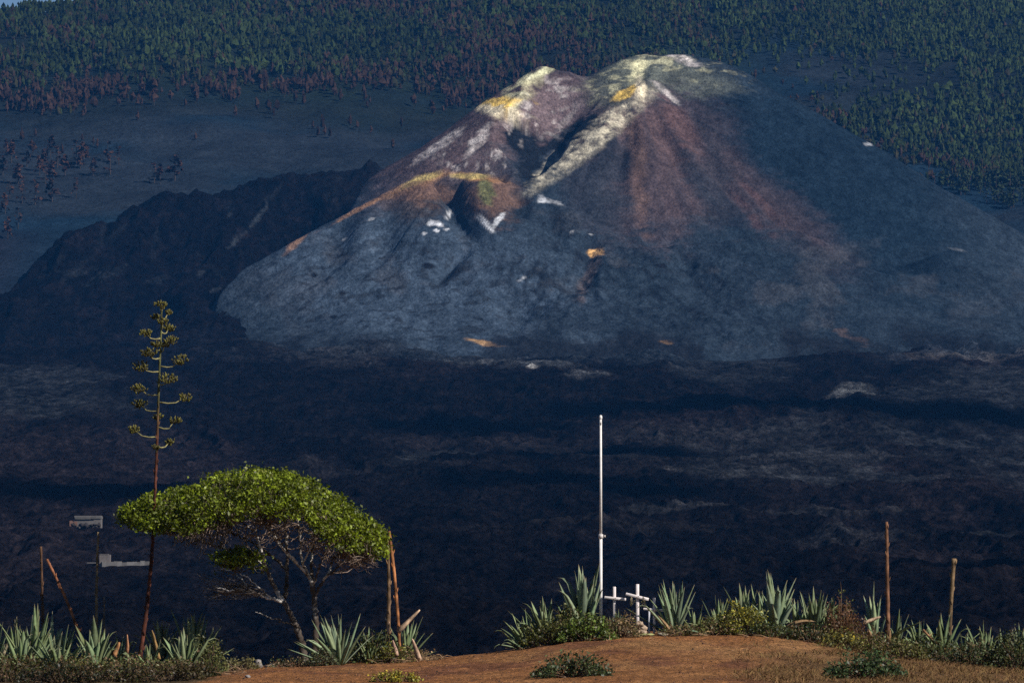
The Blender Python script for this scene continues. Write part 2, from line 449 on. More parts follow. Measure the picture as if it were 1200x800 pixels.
C = mix(C, (0.46, 0.48, 0.52), np.clip(.25 + nz3 * 1.3, 0, 1) * (blob(508, 262, 9, 3.2, 0, .9, .3) + blob(497, 274, 2.2, 2, 0, .9) + blob(511, 271, 3, 2, 0, .9) + blob(523, 268, 2.6, 2, 0, .9) + blob(434, 257, 4, 1.6, -20, .9) * .8 + blob(405, 280, 3.5, 2, 0, 1.) * .7
         + blob(527, 250, 8, 3, -50, .5) + blob(634, 234, 5, 4) + blob(645, 236, 12, 2.5, 15, .8) * .5 + blob(670, 272, 3, 1.4, 0, 1.) * .7 + blob(693, 275, 3, 1.4, 0, 1.) * .6 + blob(614, 327, 3.5, 1.6, -30, 1.) * .8 + blob(608, 331, 3, 1.2, 0, 1.) * .5 + blob(1020, 169, 5, 2, 0, .9) * .7 + blob(1124, 293, 10, 1.6, 12, .5) * .12))
C = mix(C, (0.62, 0.36, 0.14), blob(697, 297, 10, 7, 0, .5, .25) * (.5 + nz3) + blob(781, 402, 6, 2.4, 0, .9, .4) * .6 + blob(574, 403, 16, 2.0, 8, 1.1, .5) * .5)
C = mix(C, (0.10, 0.07, 0.06), blob(690, 325, 7, 30, 25, .9, .5) * .5 + blob(995, 392, 28, 4, 25, 1.1, .4) * .6)
dash = fbm((PX * .80 + PYa * .60) * .16, (-PX * .60 + PYa * .80) * .9, 4, 3, 48)
C = mix(C, (0.012, 0.016, 0.022), sstep(.60, .70, dash) * (blob(820, 345, 130, 55, 8, .4, .5) * .8 + blob(640, 330, 60, 70, 0, .4, .5) * .6))
dash2 = fbm((PX * .30 - PYa * .95) * .18, (PX * .95 + PYa * .30) * .7, 5, 3, 49)
C = mix(C, (0.014, 0.018, 0.025), sstep(.62, .72, dash2) * blob(640, 310, 70, 70, 0, .4, .5) * .7)
C = mix(C, (0.060, 0.062, 0.070), sstep(.60, .72, fbm(PX, PYa * 1.6, 60, 5, 50)) * blob(700, 330, 420, 80, 0, .3, .4) * .45)
C = mix(C, (0.010, 0.011, 0.014), blob(775, 310, 7, 2.8, 5, .3, .3) + blob(503, 313, 7, 4, 15, .5, .3) + blob(535, 318, 18, 4, -40, .4, .4) * .8 + blob(624, 342, 5, 2.4, 25)
         + blob(400, 342, 3.4, 2.4) + blob(391, 372, 4, 2) + blob(368, 322, 3, 2) + blob(590, 100, 2, 2) + lump * sstep(.58, .72, nz2) * .45)
spk = sstep(.66, .72, fbm(X, Y, 7, 2, 77)) * blob(480, 345, 200, 60, 0, .3, .4)
C = mix(C, (0.015, 0.016, 0.018), spk * .6)
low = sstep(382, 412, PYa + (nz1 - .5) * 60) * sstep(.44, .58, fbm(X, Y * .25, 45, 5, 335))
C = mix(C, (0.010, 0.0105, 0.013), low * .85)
C = C * .86 * (0.86 + 0.28 * rill + .25 * (nz3 - .5))[..., None]
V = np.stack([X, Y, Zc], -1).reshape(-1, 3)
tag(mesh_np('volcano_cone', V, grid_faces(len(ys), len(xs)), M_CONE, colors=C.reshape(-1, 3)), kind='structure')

# ---- lava field and the lava levee on the left
rows = [190.0]
while rows[-1] < 4420: rows.append(rows[-1] + (1.9 + rows[-1] * 0.00055 if rows[-1] > 850 else 14))
rows = np.array(rows); nc = 620
Ss = np.linspace(-1, 1, nc)
Yl = np.repeat(rows[:, None], nc, 1); Xl = Ss[None, :] * (rows[:, None] * 0.112 + 45)
LEVEE = [(-260, 474), (-60, 356), (20, 338), (50, 308), (95, 277), (140, 256), (200, 249), (262, 224), (330, 211), (400, 199), (470, 187), (560, 180), (620, 200), (1300, 395)]
lx = np.array([p[0] for p in LEVEE]); lp = np.array([p[1] for p in LEVEE])


def lava_edge_y(x):
    """distance at which the lava ends against the ash, from the skyline of the levee"""
    yy = np.full_like(x, 3900.0)
    for _ in range(8):
        px = x / yy * FPX + 600
        py = np.interp(px, lx, lp)
        e = (700 - py) / FPX
        # intersect with the base profile
        g = np.interp(e, PZ[5:] / PD[5:], PD[5:])
        yy = 0.5 * yy + 0.5 * g
    return yy


ye = lava_edge_y(Xl[0] * 0 + np.linspace(-700, 700, nc))
edge_x = np.linspace(-700, 700, nc)
YE = np.interp(Xl, edge_x, ye) + (fbm(Xl, Yl, 60, 4, 3) - 0.5) * 50
Zl = base_z(Xl, Yl)
inside = sstep(-10, 30, YE - Yl)
levee = sstep(3480, 3650, Yl) * sstep(-60, -140, Xl)
big = fbm(Xl, Yl * 0.4, 150, 4, 51) - 0.5
wob = (fbm(Xl, Yl * .3, 90, 3, 52) - 0.5) * 60
rid = fbm(Xl + wob, Yl * 0.22 + wob, 40, 5, 53, ridged=True)
fine = fbm(Xl, Yl * .3, 7, 4, 54, ridged=True)
smoothp = sstep(0.58, 0.70, fbm(Xl + wob, Yl * 0.2, 120, 5, 55))            # smoother grey sheets
foot = sstep(3330, 3480, Yl) * (1 - sstep(3600, 3700, Yl)) * sstep(-190, -120, Xl)
Zl = Zl + foot * ((fbm(Xl, Yl * .1, 70, 4, 334) - .5) * 22 - 7 * np.exp(-((Xl - 20) / 110) ** 2))
Zl = Zl + inside * (0 + 9 * levee + big * 14 + (rid - .55) * (10 + 14 * levee) * (1 - .5 * smoothp) + (fine - .5) * 4.2 * (1 - .5 * smoothp)) - (1 - inside) * 10
# level ground kept by the two buried houses
HOUSES = []
for hpx, hpy in ((101, 617), (138, 663)):
    best = 1e9
    for k in range(len(rows)):
        if rows[k] < 900: continue
        hxx = (hpx - 600) / FPX * rows[k]; hzz = float(np.interp(hxx, Xl[k], Zl[k])); pp = 700 - hzz / rows[k] * FPX
        if pp < best:
            best = pp
            if pp <= hpy: break
    hd = rows[k]; HOUSES.append((hxx, hd, hzz))
    q = np.maximum(abs(Xl - hxx) / 17, abs(Yl - hd) / 40)
    Zl = Zl + (np.minimum(Zl, hzz - .3 + np.minimum(0, Yl - hd + 6) * .02) - Zl) * sstep(1.5, 1.0, q) * (Yl < hd + 12) + (hzz - .3 - Zl) * sstep(1.5, 1.0, q) * (Yl >= hd + 12)
    Zl = Zl + sstep(1.5, .8, q) * (fbm(Xl, Yl * .4, 5, 3, 333) - .35) * .7 * (Yl < hd - 1)
# ridged flow front near the base of the cone and black bands
Cl = np.zeros(Xl.shape + (3,)); Cl[:] = (0.0064, 0.0055, 0.0064)
tone = fbm(Xl, Yl * 0.2, 200, 5, 56)
Cl = mix(Cl, (0.0155, 0.0122, 0.0136), sstep(.42, .62, tone))
Cl = mix(Cl, (0.034, 0.038, 0.044), smoothp * np.clip(fine * 1.6 - .3, 0, 1) * .75)
PXl = Xl / Yl * FPX + 600
n5 = fbm(Xl, Yl * 0.15, 50, 4, 57) - .5; n6 = fbm(Xl, Yl * 0.2, 12, 4, 58) - .5


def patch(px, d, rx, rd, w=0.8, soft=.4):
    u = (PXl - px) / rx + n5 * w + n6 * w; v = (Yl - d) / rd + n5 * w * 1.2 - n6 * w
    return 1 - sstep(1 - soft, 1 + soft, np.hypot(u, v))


def dist_at(py):
    e = (700 - py) / FPX; return float(np.interp(e, PZ[4:] / PD[4:], PD[4:]))


for (px, py, rx, rd, c, k) in [
        (370, 420, 70, 130, (0.050, 0.050, 0.056), .9), (400, 440, 40, 60, (0.050, 0.050, 0.056), .7), (555, 428, 45, 60, (.08, .088, .10), 1.2), (640, 436, 44, 50, (.08, .088, .10), 1.2), (690, 452, 22, 36, (.095, .10, .11), 1.3), (600, 418, 60, 30, (.06, .066, .075), 1),
        (1003, 468, 20, 40, (.19, .20, .21), 1), (1170, 416, 60, 40, (.17, .15, .14), .9), (880, 565, 80, 90, (.052, .056, .062), .7), (930, 545, 90, 40, (.060, .062, .068), .7), (1000, 640, 60, 40, (.06, .062, .07), .7), (1010, 660, 30, 30, (.07, .07, .08), .8), (1150, 635, 40, 30, (.06, .065, .07), .7), (880, 520, 120, 60, (.045, .047, .052), .7), (1150, 680, 40, 10, (.08, .08, .09), .7), (570, 520, 160, 50, (.035, .03, .032), .6),
        (860, 612, 160, 18, (.06, .062, .068), .6), (700, 640, 140, 20, (.03, .028, .03), .7), (625, 442, 6, 12, (.5, .5, .5), .9), (790, 433, 5, 8, (.2, .2, .2), .5), (785, 562, 9, 18, (.14, .14, .15), .7), (445, 560, 120, 60, (.028, .026, .028), .6)]:
    Cl = mix(Cl, np.array(c) * .78, patch(px, dist_at(py), rx, rd, 1.3, .7) * k * np.clip(fine * 1.5 - .15, 0, 1))
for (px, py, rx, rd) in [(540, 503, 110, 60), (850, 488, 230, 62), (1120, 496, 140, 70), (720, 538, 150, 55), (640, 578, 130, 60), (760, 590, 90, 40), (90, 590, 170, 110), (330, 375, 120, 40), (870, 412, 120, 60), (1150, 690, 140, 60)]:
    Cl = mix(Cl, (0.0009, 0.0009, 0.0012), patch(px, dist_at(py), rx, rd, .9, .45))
# pale ash chutes running down the levee
PYl = 400 - FPX * ((Zl * CP - Yl * SP) / (Yl * CP + Zl * SP))


def chute(p, q, w):
    dx, dy = q[0] - p[0], q[1] - p[1]; L2 = dx * dx + dy * dy
    u = PXl - p[0] + n5 * 22; v = PYl - p[1] + n6 * 14
    t = np.clip((u * dx + v * dy) / L2, 0, 1)
    d = np.hypot(u - t * dx, v - t * dy)
    return sstep(w, w * .3, d / (0.4 + np.sin(t * 3.14)))


for p, q, w, k in [((312, 240), (290, 268), 4, 1), ((285, 272), (262, 292), 4, .9), ((122, 262), (112, 300), 5, .4), ((150, 262), (70, 330), 6, .25), ((185, 265), (178, 308), 5, .3), ((60, 320), (150, 312), 3, .3), ((150, 312), (100, 334), 4, .35), ((205, 320), (170, 336), 4, .35), ((254, 335), (238, 343), 4, .7), ((232, 320), (226, 326), 3, .5), ((215, 290), (255, 325), 3, .25), ((268, 240), (262, 255), 4, .5), ((330, 215), (300, 240), 4, .3), ((80, 290), (40, 335), 6, .2)]:
    Cl = mix(Cl, (.040, .048, .058), chute(p, q, w * .9) * k)
Cl = mix(Cl, (.012, .0095, .011), levee * sstep(.5, .7, fbm(Xl, Yl * .5, 30, 4, 91)) * .8)
dust = sstep(3180, 3470, Yl) * (1 - levee) * sstep(-210, -150, Xl) * sstep(.42, .60, fbm(Xl, Yl * .16, 55, 5, 336))
Cl = mix(Cl, (0.036, 0.048, 0.064), dust * .75 * np.clip(fine * 1.3, 0, 1))
Cl = Cl * .86 * (1 - .25 * levee[..., None])
Cl = Cl * (0.55 + 0.9 * fbm(Xl, Yl * .6, 11, 4, 59))[..., None]
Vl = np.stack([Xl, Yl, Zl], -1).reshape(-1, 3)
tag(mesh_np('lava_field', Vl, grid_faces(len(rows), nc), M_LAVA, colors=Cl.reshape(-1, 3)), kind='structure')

# ---- mountain slope behind
ym = np.concatenate([np.arange(3560, 4700, 5), np.arange(4700, 7400, 12)]); xm = np.arange(-900, 900, 6)
Xm, Ym = np.meshgrid(xm, ym)


def slope_z(x, y):
    return base_z(x, y) + (fbm(x, y, 35, 4, 61) - .5) * 7 - 3


Zm = slope_z(Xm, Ym)
Zm = Zm - 16 * sstep(20, 110, np.interp(Xm, edge_x, ye) - Ym)
Cm = np.zeros(Xm.shape + (3,)); Cm[:] = (0.0095, 0.0215, 0.037)
Cm = mix(Cm, (0.020, 0.024, 0.030), sstep(.45, .65, fbm(Xm, Ym, 160, 4, 62)) * .8)
Cm = mix(Cm, (0.022, 0.036, 0.016), sstep(4500, 4700, Ym + (fbm(Xm, Ym, 120, 4, 63) - .5) * 200) * sstep(.3, .6, fbm(Xm, Ym, 90, 4, 64)) * sstep(250, 50, Xm))
dark = sstep(4380, 4560, Ym + (fbm(Xm, Ym, 110, 3, 337) - .5) * 160) * (1 - .8 * np.exp(-(((Xm - 235) / 110) ** 2 + ((Ym - 4760) / 190) ** 2)))
Cm = mix(Cm, (0.010, 0.0135, 0.0105), dark * .75)
Cm = mix(Cm, (0.020, 0.012, 0.012), sstep(-300, -380, Xm) * (1 - sstep(3950, 4050, Ym)) * .6)
tag(mesh_np('mountain_slope', np.stack([Xm, Ym, Zm], -1).reshape(-1, 3), grid_faces(len(ym), len(xm)), M_SLOPE, colors=Cm.reshape(-1, 3)), kind='structure')


# ------------------------------------------------------------------ pine forest
def pine_template(seed, dense=1.0, nclump=26):
    """unit-height Canary pine: trunk and layered ragged crown; returns V, F(quads), part id (0 bark 1 needles)"""
    r = np.random.default_rng(seed)
    V = []; F = []; K = []
    n = 0
    t = 4
    lean = r.normal(0, .02, 2)
    for i, (h, w) in enumerate(((0, .022), (.95, .006))):
        for k in range(t):
            a = k / t * 2 * np.pi
            V.append((math.cos(a) * w + lean[0] * h, math.sin(a) * w + lean[1] * h, h)); K.append(0)
    for k in range(t): F.append((k, (k + 1) % t, t + (k + 1) % t, t + k))
    n = 2 * t
    for j in range(nclump):
        h = r.uniform(.24, 1.0); rad = (0.20 * (1 - h) ** .6 + 0.045) * r.uniform(.3, 1.1)
        a = r.uniform(0, 2 * np.pi)
        c = np.array((math.cos(a) * rad, math.sin(a) * rad, h - .03))
        sz = r.uniform(.055, .105) * dense
        for q in range(2):
            d1 = r.normal(size=3); d1[2] *= .6; d1 /= np.linalg.norm(d1)
            d2 = np.cross(d1, r.normal(size=3)); d2 /= np.linalg.norm(d2)
            for s1, s2 in ((-1, -.6), (.4, -1), (1, .6), (-.5, 1)):
                V.append(c + d1 * sz * s1 * r.uniform(.7, 1.2) + d2 * sz * s2 * r.uniform(.7, 1.2)); K.append(1)
            F.append((n, n + 1, n + 2, n + 3)); n += 4
    return np.array(V), np.array(F), np.array(K)


TEMPL = [pine_template(100 + i, 1.0 if i < 5 else .75, 24 if i < 5 else 16) for i in range(9)]


def far_pine(seed):
    r = np.random.default_rng(seed); V = []; F = []; n = 6
    prof = [((.16, .05), (.30, .19), (.46, .17), (.62, .15), (.80, .10), (1.0, .015)), ((.30, .05), (.42, .16), (.58, .21), (.74, .20), (.90, .13), (1.0, .03)), ((.2, .04), (.34, .12), (.5, .20), (.66, .13), (.84, .11), (1.0, .02))][seed % 3]
    for h, w in prof:
        a0 = r.uniform(0, 6); w *= r.uniform(.8, 1.25)
        for k in range(n):
            a = a0 * 0 + k / n * 2 * np.pi; q = w * r.uniform(.35, 1.45)
            V.append((math.cos(a) * q, math.sin(a) * q, h + r.uniform(-.075, .075)))
    for i in range(5):
        for k in range(n): F.append((i * n + k, i * n + (k + 1) % n, (i + 1) * n + (k + 1) % n, (i + 1) * n + k))
    b0 = len(V)
    V += [(-.015, 0, 0), (.015, .01, 0), (.012, .01, .3), (-.012, 0, .3)]; F.append((b0, b0 + 1, b0 + 2, b0 + 3))
    K = [1] * b0 + [0] * 4
    return np.array(V), np.array(F), np.array(K)


FARPINE = [far_pine(200 + i) for i in range(21)]


def forest_density(px, py, x, y):
    """0..1 how thickly pines stand, from the layout seen in the photograph; and how scorched they are"""
    n = fbm(x, y, 110, 3, 71); n2 = fbm(x, y, 40, 3, 72)
    # left and centre: forest above a line, thinning to scattered scorched trees
    line = np.interp(px, [-200, 0, 60, 140, 280, 380, 430, 480, 560, 640, 800, 870, 930, 1000, 1060, 1130, 1200, 1400],
                     [130, 128, 132, 122, 118, 104, 104, 118, 120, 110, 90, 95, 140, 178, 195, 215, 235, 260])
    d = sstep(12, -30, py - line + (n2 - .5) * 46)
    # bare ash window on the right slope
    hole = np.exp(-(((px - 930) / 140) ** 2 + ((py - 95) / 40) ** 2)) * 1.45 + .8 * np.exp(-(((px - 1090) / 60) ** 2 + ((py - 95) / 18) ** 2))
    d = d * (1 - np.clip(hole * (0.5 + n), 0, .93))
    gap = sstep(.60, .68, fbm(x, y, 70, 3, 73)) * sstep(420, 250, px) * sstep(30, 45, py)
    d = d * (1 - gap * .85) * (.35 + .65 * sstep(.36, .52, fbm(x, y * .7, 30, 3, 74)))
    sc = sstep(-34, 4, py - line + (n - .5) * 80) * .62
    sc = np.maximum(sc * sstep(1200, 900, px), sc * .45)
    return d, sc


N = 190000
tx = rng.uniform(-760, 760, N); ty = rng.uniform(4020, 6050, N)
tz = slope_z(tx, ty)
tpx = tx / ty * FPX + 600; tpy = 700 - tz / ty * FPX
dn, sc = forest_density(tpx, tpy, tx, ty)
keep = (rng.random(N) < dn * (0.66 + .20 * (tpx > 850))) & (tpx > -130) & (tpx < 1330) & (tpy > -60) & (tpy < 330)
trees = [(tx[i], ty[i], tz[i], sc[i], tpx[i], tpy[i]) for i in np.nonzero(keep)[0]]
# hide nothing inside the cone
cz = cone_z(np.array([t[0] for t in trees]), np.array([t[1] for t in trees]))
trees = [t for t, c in zip(trees, cz) if c < t[2] - 4]
# the scattered scorched pines on the ash (photo positions looked up as spots on the slope)
SCAT = [(30, 195), (12, 190), (45, 205), (5, 182), (60, 210), (20, 215), (95, 165), (108, 170), (113, 173), (58, 185), (71, 180), (88, 192), (97, 193), (93, 197), (126, 188), (138, 192), (128, 204), (108, 205), (180, 214), (187, 215), (204, 211), (228, 163), (275, 136), (160, 140), (40, 160), (24, 165),
        (320, 138), (316, 130), (324, 132), (366, 150), (372, 160), (380, 158), (386, 161), (377, 150), (430, 126), (427, 118), (433, 120), (434, 157), (418, 152), (410, 148), (507, 134), (460, 174), (470, 150), (505, 128), (528, 126), (50, 200), (36, 182), (66, 196), (2, 205), (15, 174), (75, 205), (52, 214),
        (10, 232), (25, 238), (60, 236), (88, 232), (40, 240), (5, 250), (20, 268), (8, 280), (345, 120), (355, 122), (300, 130), (398, 118)]
dd = np.linspace(3900, 4800, 901)
for (px, py) in SCAT:
    xx = (px - 600) / FPX * dd; zz = slope_z(xx, dd)
    e = 700 - zz / dd * FPX
    i = int(np.argmin(abs(e - py)))
    trees.append((xx[i], dd[i], zz[i], 1.2, px, py))
trees.sort(key=lambda t: t[1])


def tree_col(s, r, tone=.5):
    g = np.array((0.0190, 0.0300, 0.0090)) * r.uniform(.45, 1.5) * (.45 + 1.1 * tone); b = np.array((0.034, 0.0195, 0.0140)) * r.uniform(.5, 1.3)
    if s > 1: return b * .85
    k = min(1, max(0, s * 1.15 + r.normal(0, .26)))
    if k > .55: return b
    if k > .35: return .5 * g + .5 * b
    return g


# the 290 nearest stand as trees of their own, sharing a few meshes
PINE_ME = {}
r0 = np.random.default_rng(5)


def pine_mesh(vi, kind):
    if (vi, kind) in PINE_ME: return PINE_ME[vi, kind]
    Vt, Ft, Kt = TEMPL[vi]
    c = {'scorched': (.050, .026, .019), 'dark': (.030, .019, .016), 'green': (.030, .046, .022)}[kind]
    cc = np.where(Kt[:, None] == 0, np.array((.05, .04, .035)), np.array(c))
    ob = mesh_np('pine_tree', Vt, Ft, M_PINE, colors=cc, smooth=False)
    me = ob.data; bpy.data.objects.remove(ob)
    PINE_ME[vi, kind] = me
    return me


for t in trees[:290]:
    x, y, z, s, px, py = t
    kind = 'green' if s < .4 else ('dark' if r0.random() < .4 else 'scorched')
    if kind == 'green': nm, lab, grp = 'pine_tree', 'green pine at the thin lower edge of the forest beyond the volcano', 'green pines along the lower forest edge'
    elif s > 1: nm, lab, grp = 'scorched_pine', 'scorched brown pine standing scattered on the bare ash slope left of the volcano', 'scorched pines scattered on the ash slope'
    elif px > 640: nm, lab, grp = 'scorched_pine', 'brown singed pine at the lower forest edge right of the volcano summit', 'singed pines beyond the right flank'
    else: nm, lab, grp = 'scorched_pine', 'rusty brown burnt pine in the belt along the lower forest edge left of the volcano', 'burnt pines in the forest edge belt'
    o = bpy.data.objects.new(nm, pine_mesh(int(r0.integers(0, 9)), kind)); COL.objects.link(o)
    h = r0.uniform(13, 21) if s > 1 else (r0.uniform(12, 20) if px < 640 else r0.uniform(9, 15))
    w = h * r0.uniform(.95, 1.3)
    o.location = (x, y, z - .4); o.scale = (w, w, h); o.rotation_euler = (0, 0, r0.uniform(0, 6.28))
    tag(o, lab, 'pine tree', grp)
VV = []; FF = []; CC = []; nv = 0
TX = np.array([(t[0], t[1]) for t in trees])
FT = fbm(TX[:, 0], TX[:, 1] * .6, 90, 4, 301); FT2 = fbm(TX[:, 0], TX[:, 1] * .5, 150, 4, 302)
for ti in range(290, len(trees)):
    t = trees[ti]
    x, y, z, s, px, py = t
    Vt, Ft, Kt = FARPINE[int(r0.integers(0, 21))]
    h = (r0.uniform(5.5, 12.5) if px < 640 else r0.uniform(5.5, 10.5)) * (1.15 if r0.random() < .12 else 1); w = h * r0.uniform(.8, 1.15)
    a = r0.uniform(0, 6.28); ca, sa = math.cos(a), math.sin(a)
    W = np.stack([(Vt[:, 0] * ca - Vt[:, 1] * sa) * w + x, (Vt[:, 0] * sa + Vt[:, 1] * ca) * w + y, Vt[:, 2] * h + z - .4], 1)
    c = tree_col(s + max(0, FT2[ti] - .5) * 1.6, r0, FT[ti])
    VV.append(W); FF.append(Ft + nv); nv += len(W)
    CC.append(np.where(Kt[:, None] == 0, np.array((.045, .038, .034)), c))
print('trees', len(trees), 'forest verts', nv)
tag(mesh_np('pine_forest', np.concatenate(VV), np.concatenate(FF), M_PINE, colors=np.concatenate(CC), smooth=False),
    'dense pine forest covering the mountain slope behind the volcano', 'forest', kind='stuff')

# ------------------------------------------------------------------ haze in the air between
hz = bpy.data.materials.new('haze_air'); hz.use_nodes = True
hn = hz.node_tree; hn.nodes.remove(hn.nodes['Principled BSDF'])
pv = hn.nodes.new('ShaderNodeVolumePrincipled')
pv.inputs['Density'].default_value = 2.15e-5
pv.inputs['Color'].default_value = (0.07, 0.36, 1.0, 1)
hn.links.new(pv.outputs[0], hn.nodes['Material Output'].inputs['Volume'])
b = MB(); b.box((0, 3700, 480), (2600, 8200, 1100))
hob = b.build('haze', hz, smooth=False); tag(hob, 'thin blue haze in the air between the hill and the mountain', 'haze', kind='stuff')
hob.display_type = 'WIRE'

# ------------------------------------------------------------------ red dirt hill in the foreground
DE = 131.0
EDGE = np.array([(-400, 792), (0, 787), (250, 785), (280, 781), (330, 777), (400, 775), (470, 773), (520, 769), (560, 766), (600, 761), (640, 752), (680, 746), (740, 740), (850, 741), (900, 743), (945, 748), (1000, 759), (1060, 768), (1120, 776), (1200, 785), (1600, 800)], float)
EX = (EDGE[:, 0] - 600) / FPX * DE
EZ = np.array([P(600, p, DE).z for p in EDGE[:, 1]])


def hill_z(x, y):
    x = np.asarray(x, float); y = np.asarray(y, float)
    ze = 0.25 * np.interp(x - .35, EX, EZ) + .5 * np.interp(x, EX, EZ) + .25 * np.interp(x + .35, EX, EZ)
    zl = np.minimum(-1.74, ze - 0.12)
    t = np.clip((DE - y) / 20, 0, 1)
    z = ze + (zl - ze) * (t * 0.75 + 0.25 * t * t)
    z = np.where(y < DE - 20, zl - 0.004 * (DE - 20 - y), z)
    o = np.maximum(0, y - DE)
    z = z - 0.46 * (np.sqrt(o * o + 1.2) - math.sqrt(1.2))
    return z + (fbm(x, y, 2.6, 4, 81) - .5) * .10 + (fbm(x, y, .6, 4, 82) - .5) * .07


def Hz(px, d):
    x = (px - 600) / FPX * d
    return np.array((x, d, float(hill_z(np.array([x]), np.array([d]))[0])))


hy = np.concatenate([np.arange(-20, 104, 4), np.arange(104, 134, .11), np.arange(134, 150, .8), np.arange(150, 262, 6)])
hx = np.concatenate([np.arange(-90, -15, 3), np.arange(-15, 15, .085), np.arange(15, 93, 3)])
Xh, Yh = np.meshgrid(hx, hy)
Zh = hill_z(Xh, Yh)
Ch = np.zeros(Xh.shape + (3,)); Ch[:] = (0.262, 0.115, 0.044)
Ch = mix(Ch, (0.31, 0.165, 0.070), sstep(.45, .7, fbm(Xh, Yh * .4, 3.5, 4, 83)) * .8)
Ch = mix(Ch, (0.15, 0.062, 0.035), sstep(.52, .70, fbm(Xh, Yh * .45, 1.0, 5, 84)) * .75)
Ch = mix(Ch, (0.14, 0.088, 0.040), sstep(5.2, 8.0, Xh - (Yh - 122) * .25 + (fbm(Xh, Yh, 2, 3, 85) - .5) * 3) * .8)
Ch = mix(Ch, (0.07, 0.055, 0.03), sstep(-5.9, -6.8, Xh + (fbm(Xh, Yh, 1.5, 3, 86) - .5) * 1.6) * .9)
Ch = mix(Ch, (0.08, 0.05, 0.03), sstep(133, 136, Yh))
tag(mesh_np('red_dirt_ground', np.stack([Xh, Yh, Zh], -1).reshape(-1, 3), grid_faces(len(hy), len(hx)), M_DIRT, colors=Ch.reshape(-1, 3)), kind='structure')

S = 51.0      # photo pixels per metre at the hill edge


# ------------------------------------------------------------------ agaves
def agave_leaf(mb, az, tilt, L, W, bend, col, fold=0.0, base_r=0.05, dry=False, twist=0.0, segs=9):
    """thick channelled blade: rises at `tilt` from vertical in direction az, bends outward, ends in a spine"""
    out = np.array((math.cos(az), math.sin(az), 0)); side = np.array((-math.sin(az), math.cos(az), 0)); up = np.array((0, 0, 1.0))
    p = out * base_r - up * .04
    V = []; a = tilt
    tipc = np.array((.20, .15, .09)); n = segs + 1
    cols = []
    for i in range(n):
        t = i / segs
        w = W * (0.62 + 0.62 * t - 0.05 * t * t) if t < .4 else W * 0.86 * max(0.02, (1 - ((t - .4) / .6) ** 1.9))
        th = W * .17 * (1 - t * .9) + .002
        d = out * math.sin(a) + up * math.cos(a); nrm = -out * math.cos(a) + up * math.sin(a)
        sd = side * math.cos(twist * t) + nrm * math.sin(twist * t)
        ch = w * (.22 if not dry else .4)
        V += [p - sd * w * .5 + nrm * ch, p + nrm * 0.0, p + sd * w * .5 + nrm * ch, p - nrm * th]
        c = np.array(col) * (0.80 + .25 * t)
        cols += [c * 1.08, c, c * 1.08, c * .9] if t < .97 else [tipc] * 4
        a += bend / segs
        if fold and t > .62: a += fold / (segs * .38)
        p = p + d * L / segs
    F = []
    for i in range(n - 1):
        b0 = i * 4; b1 = b0 + 4
        for k in range(4):
            F.append((b0 + k, b0 + (k + 1) % 4, b1 + (k + 1) % 4, b1 + k))
    F.append((0, 3, 2, 1)); e = (n - 1) * 4; F.append((e, e + 1, e + 2, e + 3))
    mb.add(V, F, np.array(cols))


GREEN = np.array((0.185, 0.245, 0.120)); BLUE = np.array((0.205, 0.275, 0.165)); STRAW = np.array((0.46, 0.30, 0.16))


def agave(px, d, h, n, label, tmax=55, lean=0.0, dry=0, fold=.18, col=GREEN, seed=0, wid=.125, tmin=2):
    global rng
    base = Hz(px, d); r = random.Random(seed + int(px) * 7 + 3)
    H = h / FPX * d
    mb = MB(); md = MB()
    for i in range(n):
        t = (i + .5) / n
        az = i * 2.39996 + r.uniform(-.3, .3)
        tilt = math.radians(tmin + (tmax - tmin) * t ** 1.15 + r.uniform(-9, 9))
        if t > .8 and r.random() < .6: tilt = math.radians(r.uniform(45, 80))
        L = H * (1.06 - .18 * t) * r.uniform(.62, 1.08) / max(.72, math.cos(tilt * .7))
        c = col * r.uniform(.6, 1.25) * np.array((r.uniform(.92, 1.12), 1, r.uniform(.85, 1.1)))
        fo = r.uniform(1.0, 2.3) if r.random() < fold and t > .3 else 0
        agave_leaf(mb, az, tilt, L, H * wid * r.uniform(.85, 1.15), math.radians(r.uniform(-10, 22)), c, fo, .03 + .05 * t, twist=r.uniform(-.35, .35))
    for i in range(dry):
        az = r.uniform(0, 6.28)
        agave_leaf(md, az, math.radians(r.uniform(50, 92)), H * r.uniform(.5, .8), H * wid * r.uniform(.6, 1.0), math.radians(r.uniform(-5, 60)),
                   STRAW * r.uniform(.35, 1.05), r.choice((0, 1.2)), .06, dry=True, twist=r.uniform(-1, 1))
    if dry:
        o = thing('agave', base, label, 'agave', 'agave plants along the hill edge')
        mb.build('leaf_rosette', M_AGAVE, o); md.build('dry_leaves', M_STALK, o)
    else:
        o = mb.build('agave', M_AGAVE); o.location = base
        tag(o, label, 'agave', 'agave plants along the hill edge')
    o.rotation_euler = (0, lean, r.uniform(-.2, .2))
    return o


agave(-6, 128.5, 62, 26, 'green agave cut off by the left border of the photo', tmax=43, dry=2)
agave(40, 128.8, 76, 31, 'tall grey green agave second from the left border with long bare leaves', tmax=30, dry=3, lean=.06)
agave(76, 130.6, 58, 20, 'small agave behind the foot of the leaning dead stalk', tmax=33)
agave(112, 127.6, 64, 23, 'agave with broad spreading blades between the leaning stalk and the tall flower stalk', tmax=37, wid=.17, col=GREEN * .95)
agave(190, 130.2, 66, 26, 'agave with yellowed withered leaves just right of the tall flower stalk', tmax=36, dry=7, col=np.array((.22, .25, .13)), fold=.3)
agave(224, 129.6, 74, 31, 'shaded dark green agave between the flower stalk and the umbrella tree', tmax=25, lean=.10, col=GREEN * .85, fold=.2)
agave(398, 128.2, 60, 34, 'wide low agave at the foot of the umbrella tree, leaning to the left', tmax=60, lean=-.22, fold=.1, col=BLUE)
